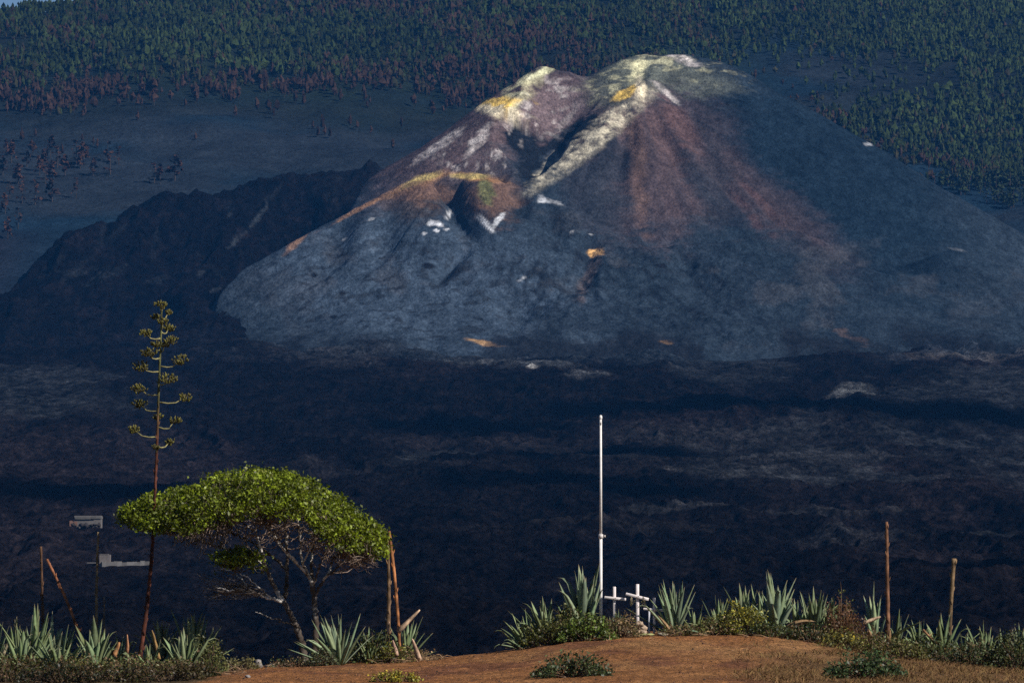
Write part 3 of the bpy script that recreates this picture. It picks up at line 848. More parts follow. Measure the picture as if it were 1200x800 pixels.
agave(432, 128.9, 40, 20, 'small ragged agave between the umbrella tree and the crossed stalks', tmax=66, lean=.1, dry=3)
agave(474, 130.4, 56, 18, 'half dead agave with a few green leaves behind the crossed dry stalks', tmax=43, dry=8, lean=.12)
agave(618, 129.8, 44, 29, 'low agave at the left end of the clump, leaves splayed out over the slope', tmax=64, lean=-.25)
agave(641, 129.9, 60, 31, 'middle sized agave left of the tallest agave by the flagpole', tmax=37, lean=-.12)
agave(668, 130.4, 54, 23, 'agave tucked behind the bright green bush left of the flagpole', tmax=31)
agave(684, 129.6, 84, 23, 'tallest agave just left of the white flagpole', tmax=21, wid=.15, col=BLUE * 1.05)
agave(722, 129.4, 36, 20, 'small agave in front of the left white cross', tmax=25, dry=2)
agave(790, 129.8, 62, 37, 'dense upright agave standing alone right of the three white crosses', tmax=31, wid=.12, col=BLUE, tmin=2, dry=2)
agave(842, 130.3, 44, 26, 'short thin leaved agave left of the yellow green bush', tmax=41, dry=2)
agave(872, 130.8, 58, 20, 'agave half hidden behind the yellow green bush', tmax=21)
agave(909, 129.8, 78, 29, 'tall fresh agave right of the yellow green bush with tips spread like a crown', tmax=25, wid=.14, col=BLUE * 1.05, dry=2)
agave(953, 130.0, 62, 31, 'straight leaved agave left of the dry brown bush', tmax=24, wid=.12, dry=3)
agave(1024, 130.4, 82, 12, 'agave with two long pale blades between the dry brown bush and the thick stalk', tmax=14, wid=.13, col=BLUE * 1.1, dry=4)
agave(1050, 130.4, 52, 18, 'dark agave at the right foot of the thick dry stalk', tmax=23, col=GREEN * .7)
agave(1076, 129.6, 46, 20, 'withered agave with drooping folded leaves between the two right stalks', tmax=43, fold=.6, dry=3)
agave(1102, 129.4, 56, 26, 'drooping agave in front of the short stalk at right, leaf tips folded down', tmax=40, fold=.55, wid=.16)
agave(1152, 129.2, 52, 31, 'fan shaped grey agave right of the short stalk', tmax=33, wid=.16, lean=.05)
agave(1196, 129.4, 60, 20, 'dark agave cut off by the right border of the photo', tmax=28, col=GREEN * .7)


agave(18, 130.4, 66, 20, 'shaded agave behind the olive shrub in the lower left corner', tmax=40, col=GREEN * .8)
agave(62, 129.4, 72, 12, 'narrow agave with one very long blade left of the leaning stalk foot', tmax=26, col=BLUE)
agave(138, 129.6, 50, 14, 'small ragged agave left of the orange leaf stub', tmax=62, dry=4, fold=.4)
agave(244, 130.6, 56, 14, 'farthest right of the left agaves with thin dark blades', tmax=40, col=GREEN * .6, lean=.12)
agave(814, 130.2, 40, 16, 'low splayed agave right of the lone upright agave', tmax=74, lean=.2, dry=3)
agave(890, 130.6, 60, 10, 'few bladed agave peeping out behind the tall fresh agave', tmax=26)
agave(934, 130.4, 46, 16, 'splayed agave between the tall fresh one and the straight leaved one', tmax=60, dry=3, fold=.3)
agave(972, 130.8, 56, 10, 'agave blades rising behind the dry brown bush', tmax=24)
agave(1128, 130.2, 46, 16, 'dark splayed agave between the drooping and the fan shaped ones', tmax=64, col=GREEN * .7, fold=.3)
agave(1176, 130.4, 46, 14, 'bent agave with drooping tips near the right border', tmax=50, fold=.5, dry=2)


agave(26, 125.6, 60, 16, 'agave with wide crossing blades nearest the lower left corner', tmax=50, wid=.16, col=GREEN * .9, dry=3, fold=.3)
agave(70, 125.2, 56, 14, 'front agave with folded leaf tips below the leaning dead stalk', tmax=56, wid=.16, fold=.45, dry=4)
agave(174, 126.0, 50, 12, 'front agave with torn dull leaves at the foot of the tall flower stalk', tmax=60, wid=.17, fold=.4, dry=5, col=GREEN * .85)
agave(216, 126.2, 60, 18, 'front agave with pale lit tips beside the rounded olive bush', tmax=34, wid=.14, fold=.25)


# ------------------------------------------------------------------ dry stalks
def stalk(name, pts, r0_, r1_, col, label, bract=.28, d=130.0, group=None, cat='dead stalk', seed=0, lit=None):
    pts = [Pn(p[0], p[1], p[2] if len(p) > 2 else d) for p in pts]
    r = np.random.default_rng(seed + 77)
    # resample
    pts = np.array(pts); seg = np.linalg.norm(np.diff(pts, axis=0), axis=1); cum = np.concatenate([[0], np.cumsum(seg)])
    n = max(8, int(cum[-1] / .12)); tt = np.linspace(0, cum[-1], n)
    Q = np.stack([np.interp(tt, cum, pts[:, k]) for k in range(3)], 1)
    if len(pts) > 2:
        for _ in range(6): Q[1:-1] = .25 * Q[:-2] + .5 * Q[1:-1] + .25 * Q[2:]
    rad = np.linspace(r0_, r1_, n) * .62 * (1 + .10 * r.uniform(-1, 1, n))
    mb = MB(); o0 = Q[0].copy()
    cc = np.array(col)[None] * r.uniform(.2, .72, (n, 1))
    mb.tube(Q - o0, rad, 8, None, jit=.05)
    mb.c[-1] = np.concatenate([np.repeat(cc, 8, 0), cc[:1], cc[-1:]])
    # bracts: little pointed scales standing off the stem
    k = 0; s = bract
    while s < cum[-1] - .05:
        p = np.array([np.interp(s, tt, Q[:, j]) for j in range(3)]) - o0; rr = np.interp(s, tt, rad)
        a = k * 2.4 + r.uniform(-.4, .4); dirv = np.array((math.cos(a), math.sin(a), 0))
        mb.tube([p + dirv * rr * .55 - np.array((0, 0, .05)), p + dirv * rr * 1.15, p + dirv * (rr * 1.5 + .012) + np.array((0, 0, .07))], [rr * .55, rr * .4, .003], 5, np.array(col) * r.uniform(.35, 1.0))
        s += bract * r.uniform(.6, 1.3); k += 1
    if label is None: return mb, o0
    ob = mb.build(name, M_STALK); ob.location = o0
    return tag(ob, label, cat, group)


G_ST = 'dry agave stalks'
stalk('dead_stalk', [(51, 770, 131.2), (50, 720, 131.2), (48, 640, 131.2)], .055, .045, (.16, .085, .05), 'dark dead agave stalk standing upright nearest the left border', group=G_ST, seed=1)
stalk('dead_stalk', [(97, 752, 129.4), (78, 702, 129.5), (55, 655, 129.6)], .062, .05, (.42, .17, .085), 'reddish dead agave stalk leaning to the left among the left agaves', group=G_ST, seed=2)
stalk('dead_stalk', [(113, 770, 129.4), (113, 690, 129.4), (115, 623, 129.4)], .055, .04, (.34, .25, .15), 'straight tan dead agave stalk rising left of the tall flower stalk', group=G_ST, seed=3)
stalk('dead_stalk', [(122, 775, 130.2), (122, 699, 130.2)], .045, .04, (.26, .22, .20), 'short grey broken stalk stub beside the straight tan stalk', group=G_ST, seed=4, bract=.5)
stalk('dead_stalk', [(454, 755, 129.6), (455, 735, 129.6), (456, 690, 129.6), (454, 630, 129.6)], .085, .06, (.30, .19, .11), 'greyish dry stalk standing upright, left one of the crossed pair', group=G_ST, seed=5)
stalk('dead_stalk', [(469, 776, 128.9), (467, 730, 129.1), (462, 670, 129.3), (456, 622, 129.5)], .060, .058, (.60, .25, .10), 'orange dry stalk leaning against the upright one, right of the crossed pair', group=G_ST, seed=6)
stalk('dead_stalk', [(1041, 762, 129.8), (1040, 690, 129.8), (1039, 611, 129.8)], .088, .055, (.30, .15, .085), 'tall thick brown dry stalk on the right side of the hill', group=G_ST, seed=7)
stalk('dead_stalk', [(1113, 750, 130.2), (1114, 712, 130.2), (1118, 654, 130.2)], .062, .085, (.33, .22, .12), 'shorter tan dry stalk with a dark tip near the right border', group=G_ST, seed=8)
stalk('fallen_stalk', [(1082, 738, 128.2), (1100, 757, 127.6), (1118, 766, 127.2), (1133, 773, 126.8)], .05, .03, (.50, .27, .13), 'orange brown dry stalk lying on the ground below the right agaves', group=None, seed=9)
stalk('fallen_stalk', [(1132, 752, 128.2), (1146, 760, 128.0), (1160, 766, 127.6)], .035, .028, (.36, .32, .16), 'thin yellowish dry stalk lying in front of the fan shaped agave', group=None, seed=10)

# the tall flowering stalk
fs = thing('agave_flower_stalk', Pn(164, 772, 128.6), 'very tall agave flower stalk with green seed clusters on side branches', 'flower stalk')
FB = Pn(164, 772, 128.6)
STEM = [(164, 772), (167, 748), (172, 715), (178, 650), (181, 590), (184, 520), (186.5, 440), (188.5, 400), (189.5, 357)]
mb, o0 = stalk('stem', [(p[0], p[1], 128.6) for p in STEM], .084, .030, (.17, .058, .036), None, bract=.24, seed=12)
# the upper stem is green
hgt = np.concatenate(mb.v)[:, 2]
gm = sstep(4.6, 6.6, hgt)[:, None]
allc = np.concatenate(mb.c); allc = allc * (1 - gm) + np.array((.11, .115, .045)) * (.6 + .5 * allc[:, :1] / .17) * gm
k = 0
for i in range(len(mb.c)):
    m_ = len(mb.c[i]); mb.c[i] = allc[k:k + m_]; k += m_
mb.build('stem', M_STALK, fs)
sxs = np.array([p[0] for p in STEM[::-1]]); sys_ = np.array([p[1] for p in STEM[::-1]], float)
rc = np.random.default_rng(3)
for j, (cx, cy, rr) in enumerate([(189, 357, 7), (197, 366, 4), (182, 371, 4.5), (191, 376, 5.5), (198, 384, 6.5), (170, 390, 6.5), (200, 398, 7.5), (183, 403, 5.5), (193, 403.5, 4.5), (174, 413, 8), (211, 421.5, 9), (164, 428.5, 8.5), (197, 443, 9.5),
                                  (164, 455, 8.5), (217, 465, 7), (164, 473, 8), (205, 492, 6.5), (185, 488, 5.5), (156.5, 503, 6), (199, 517, 5.5), (183, 524, 4)]):
    dd_ = 128.6 + rc.uniform(-.28, .28)
    sy = cy + rc.uniform(5, 9); sx = np.interp(sy, sys_, sxs)
    A = Pn(sx, sy, 128.6) - FB; Cc = Pn(cx, cy, dd_) - FB
    B_ = Pn(sx + (cx - sx) * .65, sy + rc.uniform(-2.5, 2.0), (dd_ + 128.6) / 2) - FB
    cl = MB()
    npod = int(rc.uniform(6, 14) + rr * 5)
    for q in range(npod):
        v = rc.normal(size=3); v /= np.linalg.norm(v); v *= rc.uniform(.25, 1.25) ** .5
        c = Cc + v * np.array((rr * 1.12, rr * 1.12, rr * .62)) / S
        ax_ = np.array((v[0] * .6, v[1] * .6, 1.0)); ax_ /= np.linalg.norm(ax_)
        ln = rc.uniform(.05, .085)
        g = rc.uniform(0, 1); col = np.array((.045, .035, .014)) * (1 - g) + np.array((.19, .18, .03)) * g
        cl.tube([c - ax_ * ln * .5, c - ax_ * ln * .15, c + ax_ * ln * .25, c + ax_ * ln * .5], [.006, .017, .015, .004], 5, col)
        if q % 3 == 0: cl.tube([Cc - np.array((0, 0, rr * .45 / S)), c - ax_ * ln * .4], [.007, .005], 4, (.12, .10, .04), cap=False)
    fcl = cl.build('seed_cluster', M_LEAF, fs)
    br = MB(); br.tube([A, A * .45 + B_ * .55 + np.array((0, 0, -.02)), B_, Cc], [.020, .017, .014, .009], 6, (.24, .22, .10))
    br.build('branch', M_STALK, fcl)


# dry cut leaf stubs lying around the stalks
def stub(name, a, b, w, col, label, group=None, d=128.4):
    A = Pn(*a, d); B = Pn(*b, d); ax_ = B - A; L = np.linalg.norm(ax_); ax_ /= L
    sd = np.cross(ax_, np.array((0.15, 1, 0.1))); sd /= np.linalg.norm(sd); nn = np.cross(sd, ax_)
    mb = MB(); V = []; n = 6; W = w / S * .72
    r = np.random.default_rng(int(a[0] * 10))
    for i in range(n):
        t = i / (n - 1); ww = W * .72 * (1.1 - .75 * t ** 2.5) * r.uniform(.8, 1.15); p = ax_ * L * t + nn * .03 * math.sin(t * 3)
        V += [p - sd * ww * .5 - nn * ww * .10, p + nn * .0, p + sd * ww * .5 - nn * ww * .10, p + nn * ww * .10]
    F = [(i * 4 + k, i * 4 + (k + 1) % 4, i * 4 + 4 + (k + 1) % 4, i * 4 + 4 + k) for i in range(n - 1) for k in range(4)] + [(3, 2, 1, 0), ((n - 1) * 4, (n - 1) * 4 + 1, (n - 1) * 4 + 2, (n - 1) * 4 + 3)]
    mb.add(V, F, np.array(col) * r.uniform(.35, 1.0, (len(V), 1)))
    o = mb.build(name, M_STALK); o.location = A
    return tag(o, label, 'dead leaf', group)


GL = 'dried leaf stubs'
stub('dead_leaf', (149, 765), (149, 743), 7, (.62, .30, .16), 'upright orange cut leaf stub left of the flower stalk foot', GL, 127.8)
stub('dead_leaf', (133, 768), (140, 752), 12, (.55, .27, .12), 'broad crumpled orange dead leaf low at left of the flower stalk', GL, 127.6)
stub('dead_leaf', (186, 772), (178, 738), 9, (.45, .28, .11), 'long brown dry leaf leaning beside the flower stalk', GL, 127.9)
stub('dead_leaf', (466, 740), (492, 714), 10, (.60, .42, .28), 'pale dry leaf sticking out to the right of the crossed stalks', GL, 128.6)
stub('dead_leaf', (492, 774), (483, 748), 10, (.68, .46, .32), 'pale pink dry leaf stub at right foot of the crossed stalks', GL, 128.3)
stub('dead_leaf', (465, 768), (460, 750), 11, (.62, .40, .30), 'pinkish dry leaf stub between the feet of the crossed stalks', GL, 128.2)
stub('dead_leaf', (452, 752), (456, 728), 8, (.55, .36, .25), 'whitish peeled leaf base around the upright crossed stalk', GL, 129.2)
stub('dead_leaf', (1012, 730), (1032, 722), 9, (.62, .45, .30), 'pale dry leaf bent towards the thick stalk at right', GL, 129.6)
stub('dead_leaf', (1040, 772), (1043, 738), 10, (.40, .24, .12), 'brown dry leaf hanging at the foot of the thick stalk', GL, 129.3)
stub('dead_leaf', (3, 768), (10, 750), 8, (.50, .42, .26), 'yellowish dry leaf by the left border', GL, 127.9)
stub('dead_leaf', (206, 772), (238, 760), 8, (.50, .33, .20), 'pale dry leaf lying at foot of the shaded agave', GL, 127.6)


# ------------------------------------------------------------------ flagpole and crosses
base = Hz(704, 130.2); top = Pn(704, 491, 130.2)
fp = thing('flagpole', base, 'tall slender white flagpole without a flag behind the crosses', 'flagpole')
H = top[2] - base[2]; zc = P(704, 628, 130.2).z - base[2]
m = MB(); m.tube([(0, 0, -.1), (0, 0, zc)], [.037, .035], 14, (.80, .78, .76)); m.build('lower_tube', M_WHITE, fp)
m = MB(); m.tube([(0, 0, zc), (0, 0, H)], [.031, .025], 14, (.80, .78, .76)); m.build('upper_tube', M_WHITE, fp)
m = MB(); m.tube([(0, 0, zc - .05), (0, 0, zc - .045), (0, 0, zc + .045), (0, 0, zc + .05)], [.034, .056, .053, .032], 14, (.62, .58, .56)); m.box((.085, 0, zc), (.05, .03, .05), col=(.45, .42, .40)); m.build('joint_collar', M_WHITE, fp)
m = MB(); m.tube([(0, 0, H - .005), (0, 0, H + .01), (0, 0, H + .05), (0, 0, H + .085), (0, 0, H + .095)], [.024, .034, .036, .026, .005], 14, (.80, .78, .76)); m.box((.0, -.05, H - .10), (.03, .04, .06), col=(.3, .28, .27)); m.build('cap', M_WHITE, fp)


def plank(mb, a, b, w, th, col):
    a = np.array(a, float); b = np.array(b, float); ax_ = b - a; L = np.linalg.norm(ax_); ax_ /= L
    y = np.array((0, 1.0, 0)); x = np.cross(y, ax_); y = np.cross(ax_, x)
    x /= np.linalg.norm(x); y /= np.linalg.norm(y)
    c = .008
    V = []
    for (t, sc) in ((0, .86), (c / L, 1), (1 - c / L, 1), (1, .86)):
        p = a + ax_ * L * t
        for (sx, sy) in ((-1, -.7), (-.85, -1), (.85, -1), (1, -.7), (1, .7), (.85, 1), (-.85, 1), (-1, .7)):
            V.append(p + x * sx * w / 2 * sc + y * sy * th / 2 * sc)
    F = [(i * 8 + k, i * 8 + (k + 1) % 8, i * 8 + 8 + (k + 1) % 8, i * 8 + 8 + k) for i in range(3) for k in range(8)]
    for e in (0, 24):
        F += [(e, e + 1, e + 2, e + 3), (e, e + 3, e + 4, e + 7), (e + 4, e + 5, e + 6, e + 7)]
    mb.add(V, F, col)


def cross(px, d, ytop, beam, w, label, rough=1.0):
    b0 = Hz(px, d); T = Pn(px, ytop, d) - b0
    o = thing('cross', b0, label, 'cross', 'white wooden crosses')
    m = MB(); plank(m, (0, 0, -.12), T, w, w * .8, np.array((.80, .73, .72)) * rough); m.build('post', M_WHITE, o)
    A = Pn(*beam[0], d) - b0; B = Pn(*beam[1], d) - b0; A[1] -= w * .42 + .022; B[1] -= w * .42 + .022
    m = MB(); plank(m, A, B, w * .92, .045, np.array((.82, .76, .75)) * rough); m.build('beam', M_WHITE, o)
    m = MB()
    for dx in (-.02, .02):
        c = (A + B) / 2; q = (0 + dx, A[1] - .024, A[2] + (B[2] - A[2]) * (0 - A[0]) / (B[0] - A[0]) + dx * .5)
        m.tube([np.array(q) + np.array((0, .006, 0)), np.array(q) + np.array((0, -.006, 0))], [.007, .009], 8, (.25, .15, .10))
    m.build('nails', M_STALK, o)
    return o


cross(720, 130.0, 687, ((708.5, 699.5), (733.5, 702)), .068, 'left white cross half hidden by a small agave', .95)
cross(747, 129.7, 684, ((733.5, 695.5), (760, 702)), .074, 'middle and tallest white cross with a tilted beam on a stone cairn')
cross(766.5, 130.1, 700, ((754, 713), (780, 715)), .056, 'smallest white cross at right with a low level beam')
b0 = Hz(760.5, 130.05); m = MB(); plank(m, (0, 0, -.1), Pn(760.8, 715.5, 130.05) - b0, .04, .03, (.62, .64, .70)); o = m.build('stake', M_WHITE); o.location = b0
tag(o, 'thin pale stake standing under the left arm of the smallest cross', 'stake')
# wilted wreath bits hanging from the arms of the middle cross
r = np.random.default_rng(8)
for (px, ln, lab) in ((740, 12, 'dry twig garland hanging from the left arm of the middle cross'), (753.5, 11, 'dry twig garland hanging from the right arm of the middle cross')):
    a = Pn(px, 699, 129.52); m = MB()
    for q in range(9):
        p1 = np.array((r.uniform(-.05, .05), r.uniform(-.02, .02), -r.uniform(.5, 1) * ln / S)); m.tube([(0, 0, .01), p1 * .5 + r.normal(size=3) * .015, p1], [.005, .004, .002], 4, (.20, .17, .12))
    m.leaves(r.normal(size=(26, 3)) * np.array((.035, .02, .05)) + np.array((0, 0, -ln * .5 / S)), .045, (.13, .12, .06))
    o = m.build('garland', M_STALK); o.location = a; tag(o, lab, 'garland', 'twig garlands on the middle cross')


# ------------------------------------------------------------------ stones
def stone(mb, c, size, col, seed):
    r = np.random.default_rng(seed)
    n1, n2 = 9, 6; V = []
    off = r.uniform(0, 50, 3)
    for i in range(n2):
        ph = -math.pi / 2 + math.pi * i / (n2 - 1)
        for k in range(n1):
            a = 2 * math.pi * k / n1
            v = np.array((math.cos(ph) * math.cos(a), math.cos(ph) * math.sin(a), math.sin(ph)))
            f = 1 + .28 * math.sin(v[0] * 3 + off[0]) * math.cos(v[2] * 3 + off[1]) + .12 * math.sin(v[1] * 6 + off[2])
            V.append(np.array(c) + v * f * np.array(size) * .5)
    F = [(i * n1 + k, i * n1 + (k + 1) % n1, (i + 1) * n1 + (k + 1) % n1, (i + 1) * n1 + k) for i in range(n2 - 1) for k in range(n1)]
    mb.add(V, F, np.array(col) * r.uniform(.85, 1.1))


for (px, d, w, h, col, lab) in [(303, 128.6, .20, .22, (.24, .22, .21), 'grey stone standing on the ground left of the umbrella tree'), (318, 128.2, .26, .10, (.22, .18, .15), 'flat brownish stone right of the grey standing stone'),
                                (336, 128.4, .22, .09, (.27, .23, .20), 'small flat stone under the shade of the umbrella tree'), (776, 128.9, .26, .08, (.30, .26, .20), 'flat pale stone in front of the smallest cross'), (757, 128.9, .40, .07, (.30, .32, .14), 'flat mossy yellow green stone below the middle cross'),
                                (291, 118.0, .12, .07, (.3, .28, .27), 'little grey stone on the left end of the red dirt')]:
    o0 = Hz(px, d); m = MB(); stone(m, (0, 0, h * .3), (w, w * .8, h * 1.1), col, int(px)); o = m.build('stone', M_STONE); o.location = o0; tag(o, lab, 'stone', 'loose stones on the hill')
# cairn of the middle cross
o0 = Hz(748, 129.55); cai = thing('cairn', o0, 'small heap of pale stones at the foot of the middle cross', 'cairn')
r = np.random.default_rng(9)
for q in range(14):
    a = r.uniform(0, 6.28); lv = q // 6; rr = (.17 - .05 * lv) * r.uniform(.5, 1)
    m = MB(); stone(m, (math.cos(a) * rr, math.sin(a) * rr - .05, .04 + .10 * lv), (.15, .13, .12), (.42, .32, .24), 300 + q); m.build('stone', M_STONE, cai)


# ------------------------------------------------------------------ shrubs
def shrub(px, d, w, h, col, nleaf, size, label, name='shrub', col2=None, twig=(.14, .09, .06), ntwig=40, spiky=False, drop=0.0, flowers=None, elong=2.0):
    global rng
    rng = np.random.default_rng(int(px * 3 + w * 11 + 900))
    b0 = Hz(px, d); W = w / FPX * d; Hh = h / FPX * d
    nleaf = int(nleaf * .72); ncl = max(8, int(nleaf / 16))
    # clump centres on an uneven mound
    u = rng.uniform(-1, 1, ncl); v = rng.uniform(-1, 1, ncl) * .8
    rr = np.minimum(1, np.hypot(u, v))
    hh = np.sqrt(np.clip(1 - rr ** 2, .02, 1)) * rng.uniform(.45, 1.0, ncl) * (0.75 + .5 * vnoise(u * 2.2 + px, v * 2.2, 3))
    if spiky: hh *= rng.uniform(.6, 1.25, ncl)
    cen = np.stack([u * W / 2, v * W / 2 * .8, hh * Hh * .95], 1)
    per = nleaf // ncl
    idx = np.repeat(np.arange(ncl), per)
    cr = np.array((.055, .055, .045)) * (W / .9) ** .5
    pos = cen[idx] + rng.normal(size=(len(idx), 3)) * cr
    fill = rng.uniform(0, 1, len(idx)) < .25
    pos[fill, 2] *= rng.uniform(0.1, .9, fill.sum())
    pos[:, 2] = np.abs(pos[:, 2])
    c = np.array(col)[None] * rng.uniform(.35, 1.6, (len(idx), 1)) * rng.uniform(.5, 1.5, (ncl, 1))[idx]
    if col2 is not None:
        sel = rng.random(len(idx)) < .3; c[sel] = np.array(col2) * rng.uniform(.6, 1.2, (sel.sum(), 1))
    o = thing(name, b0 - np.array((0, 0, drop)), label, 'shrub' if name == 'shrub' else name.replace('_', ' '))
    mb = MB(); mb.leaves(pos, size * 1.45, c * 1.35, elong, up=.5, nup=.45); mb.build('foliage', M_LEAF, o)
    mb = MB()
    for q in rng.choice(ncl, min(ncl, ntwig), replace=False):
        a = np.array((cen[q][0] * .25, cen[q][1] * .25, -.02)); m_ = (a + cen[q]) / 2 + rng.normal(size=3) * .03
        e = cen[q] + (cen[q] - m_) * rng.uniform(.05, .35) + rng.normal(size=3) * .02
        mb.tube([a, m_, cen[q], e], [.010, .008, .005, .002], 4, np.array(twig) * rng.uniform(.6, 1.3), cap=False)
    mb.build('twigs', M_BARK, o)
    if flowers is not None:
        mb = MB(); q = rng.choice(ncl, flowers); mb.leaves(cen[q] + np.array((0, 0, .04)) + rng.normal(size=(flowers, 3)) * .03, .05, (.62, .46, .05), 1.2); mb.build('flowers', M_LEAF, o)
    return o


OL = (.070, .074, .017); BG = (.090, .135, .024); YG = (.19, .18, .028); BR = (.105, .046, .020); DG = (.028, .040, .012); DRY = (.19, .13, .065)
shrub(645, 129.0, 66, 30, OL, 2600, .05, 'dark green shrub under the left end of the agave clump', col2=DG)
shrub(688, 128.6, 62, 34, BG, 3000, .055, 'bright green leafy shrub below the tallest agave', col2=OL)
shrub(664, 129.3, 50, 42, OL, 1600, .05, 'olive shrub between the low agaves left of the flagpole', col2=(.14, .13, .05))
shrub(728, 128.8, 46, 30, DRY, 1300, .045, 'dry brown twiggy shrub below the white crosses', col2=OL, ntwig=90, twig=(.20, .13, .08))
shrub(871, 129.3, 56, 44, YG, 2600, .05, 'yellow green flowering bush in the middle of the right hedge', col2=OL, flowers=40)
shrub(838, 129.2, 60, 22, OL, 1600, .045, 'low green undergrowth beside the short thin leaved agave', col2=DRY)
shrub(905, 129.0, 60, 20, DG, 1600, .045, 'dark low undergrowth at the foot of the tall fresh agave', col2=OL)
shrub(948, 129.0, 56, 20, DG, 1500, .045, 'dark low undergrowth at the foot of the straight leaved agave', col2=DRY)
shrub(986, 129.5, 56, 58, BR, 3200, .040, 'dry reddish brown bush in the right hedge', col2=(.09, .06, .03), ntwig=140, twig=(.16, .09, .05))
shrub(984, 129.9, 44, 70, (.10, .11, .03), 500, .045, 'sparse green top growing through the dry brown bush', ntwig=30)
shrub(986, 127.0, 54, 26, (.13, .12, .03), 1700, .045, 'low shrub with small yellow flowers in front of the dry brown bush', col2=OL, flowers=36)
shrub(1046, 126.6, 74, 28, OL, 2200, .05, 'low green shrub in front of the thick dry stalk', col2=(.15, .12, .05))
shrub(1012, 128.4, 60, 34, (.10, .055, .028), 1500, .045, 'brown undergrowth left of the thick dry stalk', col2=OL, ntwig=80)
shrub(1086, 127.2, 80, 32, DG, 2200, .05, 'dark shrub below the drooping agaves at right', col2=OL)
shrub(1135, 126.4, 80, 34, DG, 2200, .05, 'dark shrub below the fan shaped agave', col2=(.10, .07, .03))
shrub(1190, 126.0, 76, 50, DG, 2600, .05, 'dark shrub in the lower right corner', col2=OL)
shrub(1180, 128.6, 60, 34, DG, 1500, .05, 'dark undergrowth behind the lower right corner shrub', col2=OL)
shrub(670, 114.5, 86, 27, (.050, .070, .026), 2200, .055, 'spiky dark green shrub at the bottom middle of the photo', spiky=True, col2=DG, ntwig=70)
shrub(1012, 114.5, 86, 34, (.045, .075, .026), 2600, .055, 'glossy dark green shrub at the bottom right on the dry grass', spiky=True, col2=DG, ntwig=60)
shrub(22, 125.0, 110, 26, OL, 2800, .045, 'tangled olive shrub in the lower left corner', col2=(.12, .07, .03))
shrub(92, 124.6, 100, 24, OL, 2600, .045, 'olive undergrowth below the leaning dead stalk', col2=(.16, .10, .05))
shrub(160, 124.4, 100, 24, (.085, .090, .028), 2600, .045, 'olive undergrowth below the tall flower stalk', col2=(.20, .11, .06))
shrub(212, 124.4, 90, 22, OL, 2200, .045, 'low tangled undergrowth below the shaded agave', col2=(.18, .12, .07), ntwig=90)
shrub(244, 126.4, 44, 42, (.085, .095, .030), 1800, .045, 'rounded olive bush at the left end of the red dirt', col2=(.15, .15, .05))
shrub(282, 127.4, 44, 16, (.11, .10, .04), 900, .04, 'thin low shrub left of the grey standing stone', ntwig=40)
shrub(378, 127.6, 34, 22, (.085, .095, .055), 1200, .04, 'grey green cushion shrub at the foot of the umbrella tree', col2=OL)
shrub(345, 127.8, 60, 12, DG, 900, .04, 'low dark ground shrub under the shade of the umbrella tree', col2=DRY)
shrub(440, 129.0, 60, 36, DG, 2000, .055, 'dark leafy shrub between the umbrella tree and crossed stalks', col2=OL)
shrub(488, 128.8, 54, 18, DRY, 700, .045, 'dry twig tangle right of the crossed stalks', ntwig=90, twig=(.24, .15, .09), col2=(.1, .08, .03))
shrub(462, 128.4, 50, 22, OL, 900, .05, 'green weeds around the feet of the crossed stalks', ntwig=50, col2=YG)
for (px, d, w, h, c, lab) in ((10, 119, 120, 30, OL, 'dark olive undergrowth at the bottom edge left of all others'), (70, 118, 100, 24, DG, 'dark undergrowth at the bottom edge below the leaning dead stalk'),
                         (132, 118.5, 100, 26, OL, 'olive undergrowth at the bottom edge below the orange leaf stub'), (196, 119, 90, 22, (.10, .085, .03), 'brownish undergrowth at the bottom edge right of the flower stalk'), (232, 121, 50, 16, OL, 'thin olive weeds at the bottom edge where the red dirt begins')):
    shrub(px, d, w, h, np.array(c) * .42, 1900, .05, lab, col2=(.075, .048, .022), ntwig=110, twig=(.09, .06, .04))
for (px, w, h, lab) in ((452, 34, 12, 'yellow flowering weed at the bottom edge, left of its pair'), (474, 30, 16, 'yellow flowering weed at the bottom edge below the crossed stalks')):
    shrub(px, 114.2, w, h, YG, 500, .045, lab, name='weed', flowers=40, ntwig=20)
shrub(800, 128.9, 60, 12, OL, 800, .04, 'low weeds at the foot of the lone upright agave', col2=DRY)

# ------------------------------------------------------------------ umbrella tree
rng = np.random.default_rng(42)
TD = 129.4
TB = Hz(362, TD)
tree = thing('umbrella_tree', TB, 'flat topped wind bent tree with dense green crown and bare pale branches', 'tree')


def T3(px, py, dep=0.0):
    return Pn(px, py, TD + dep) - TB


def smooth_line(pts, n):
    pts = np.array(pts); seg = np.linalg.norm(np.diff(pts, axis=0), axis=1); cum = np.concatenate([[0], np.cumsum(seg)])
    tt = np.linspace(0, cum[-1], n); Q = np.stack([np.interp(tt, cum, pts[:, k]) for k in range(3)], 1)
    for _ in range(3): Q[1:-1] = .25 * Q[:-2] + .5 * Q[1:-1] + .25 * Q[2:]
    return Q + np.concatenate([[np.zeros(3)], rng.normal(size=(n - 2, 3)) * .012, [np.zeros(3)]])


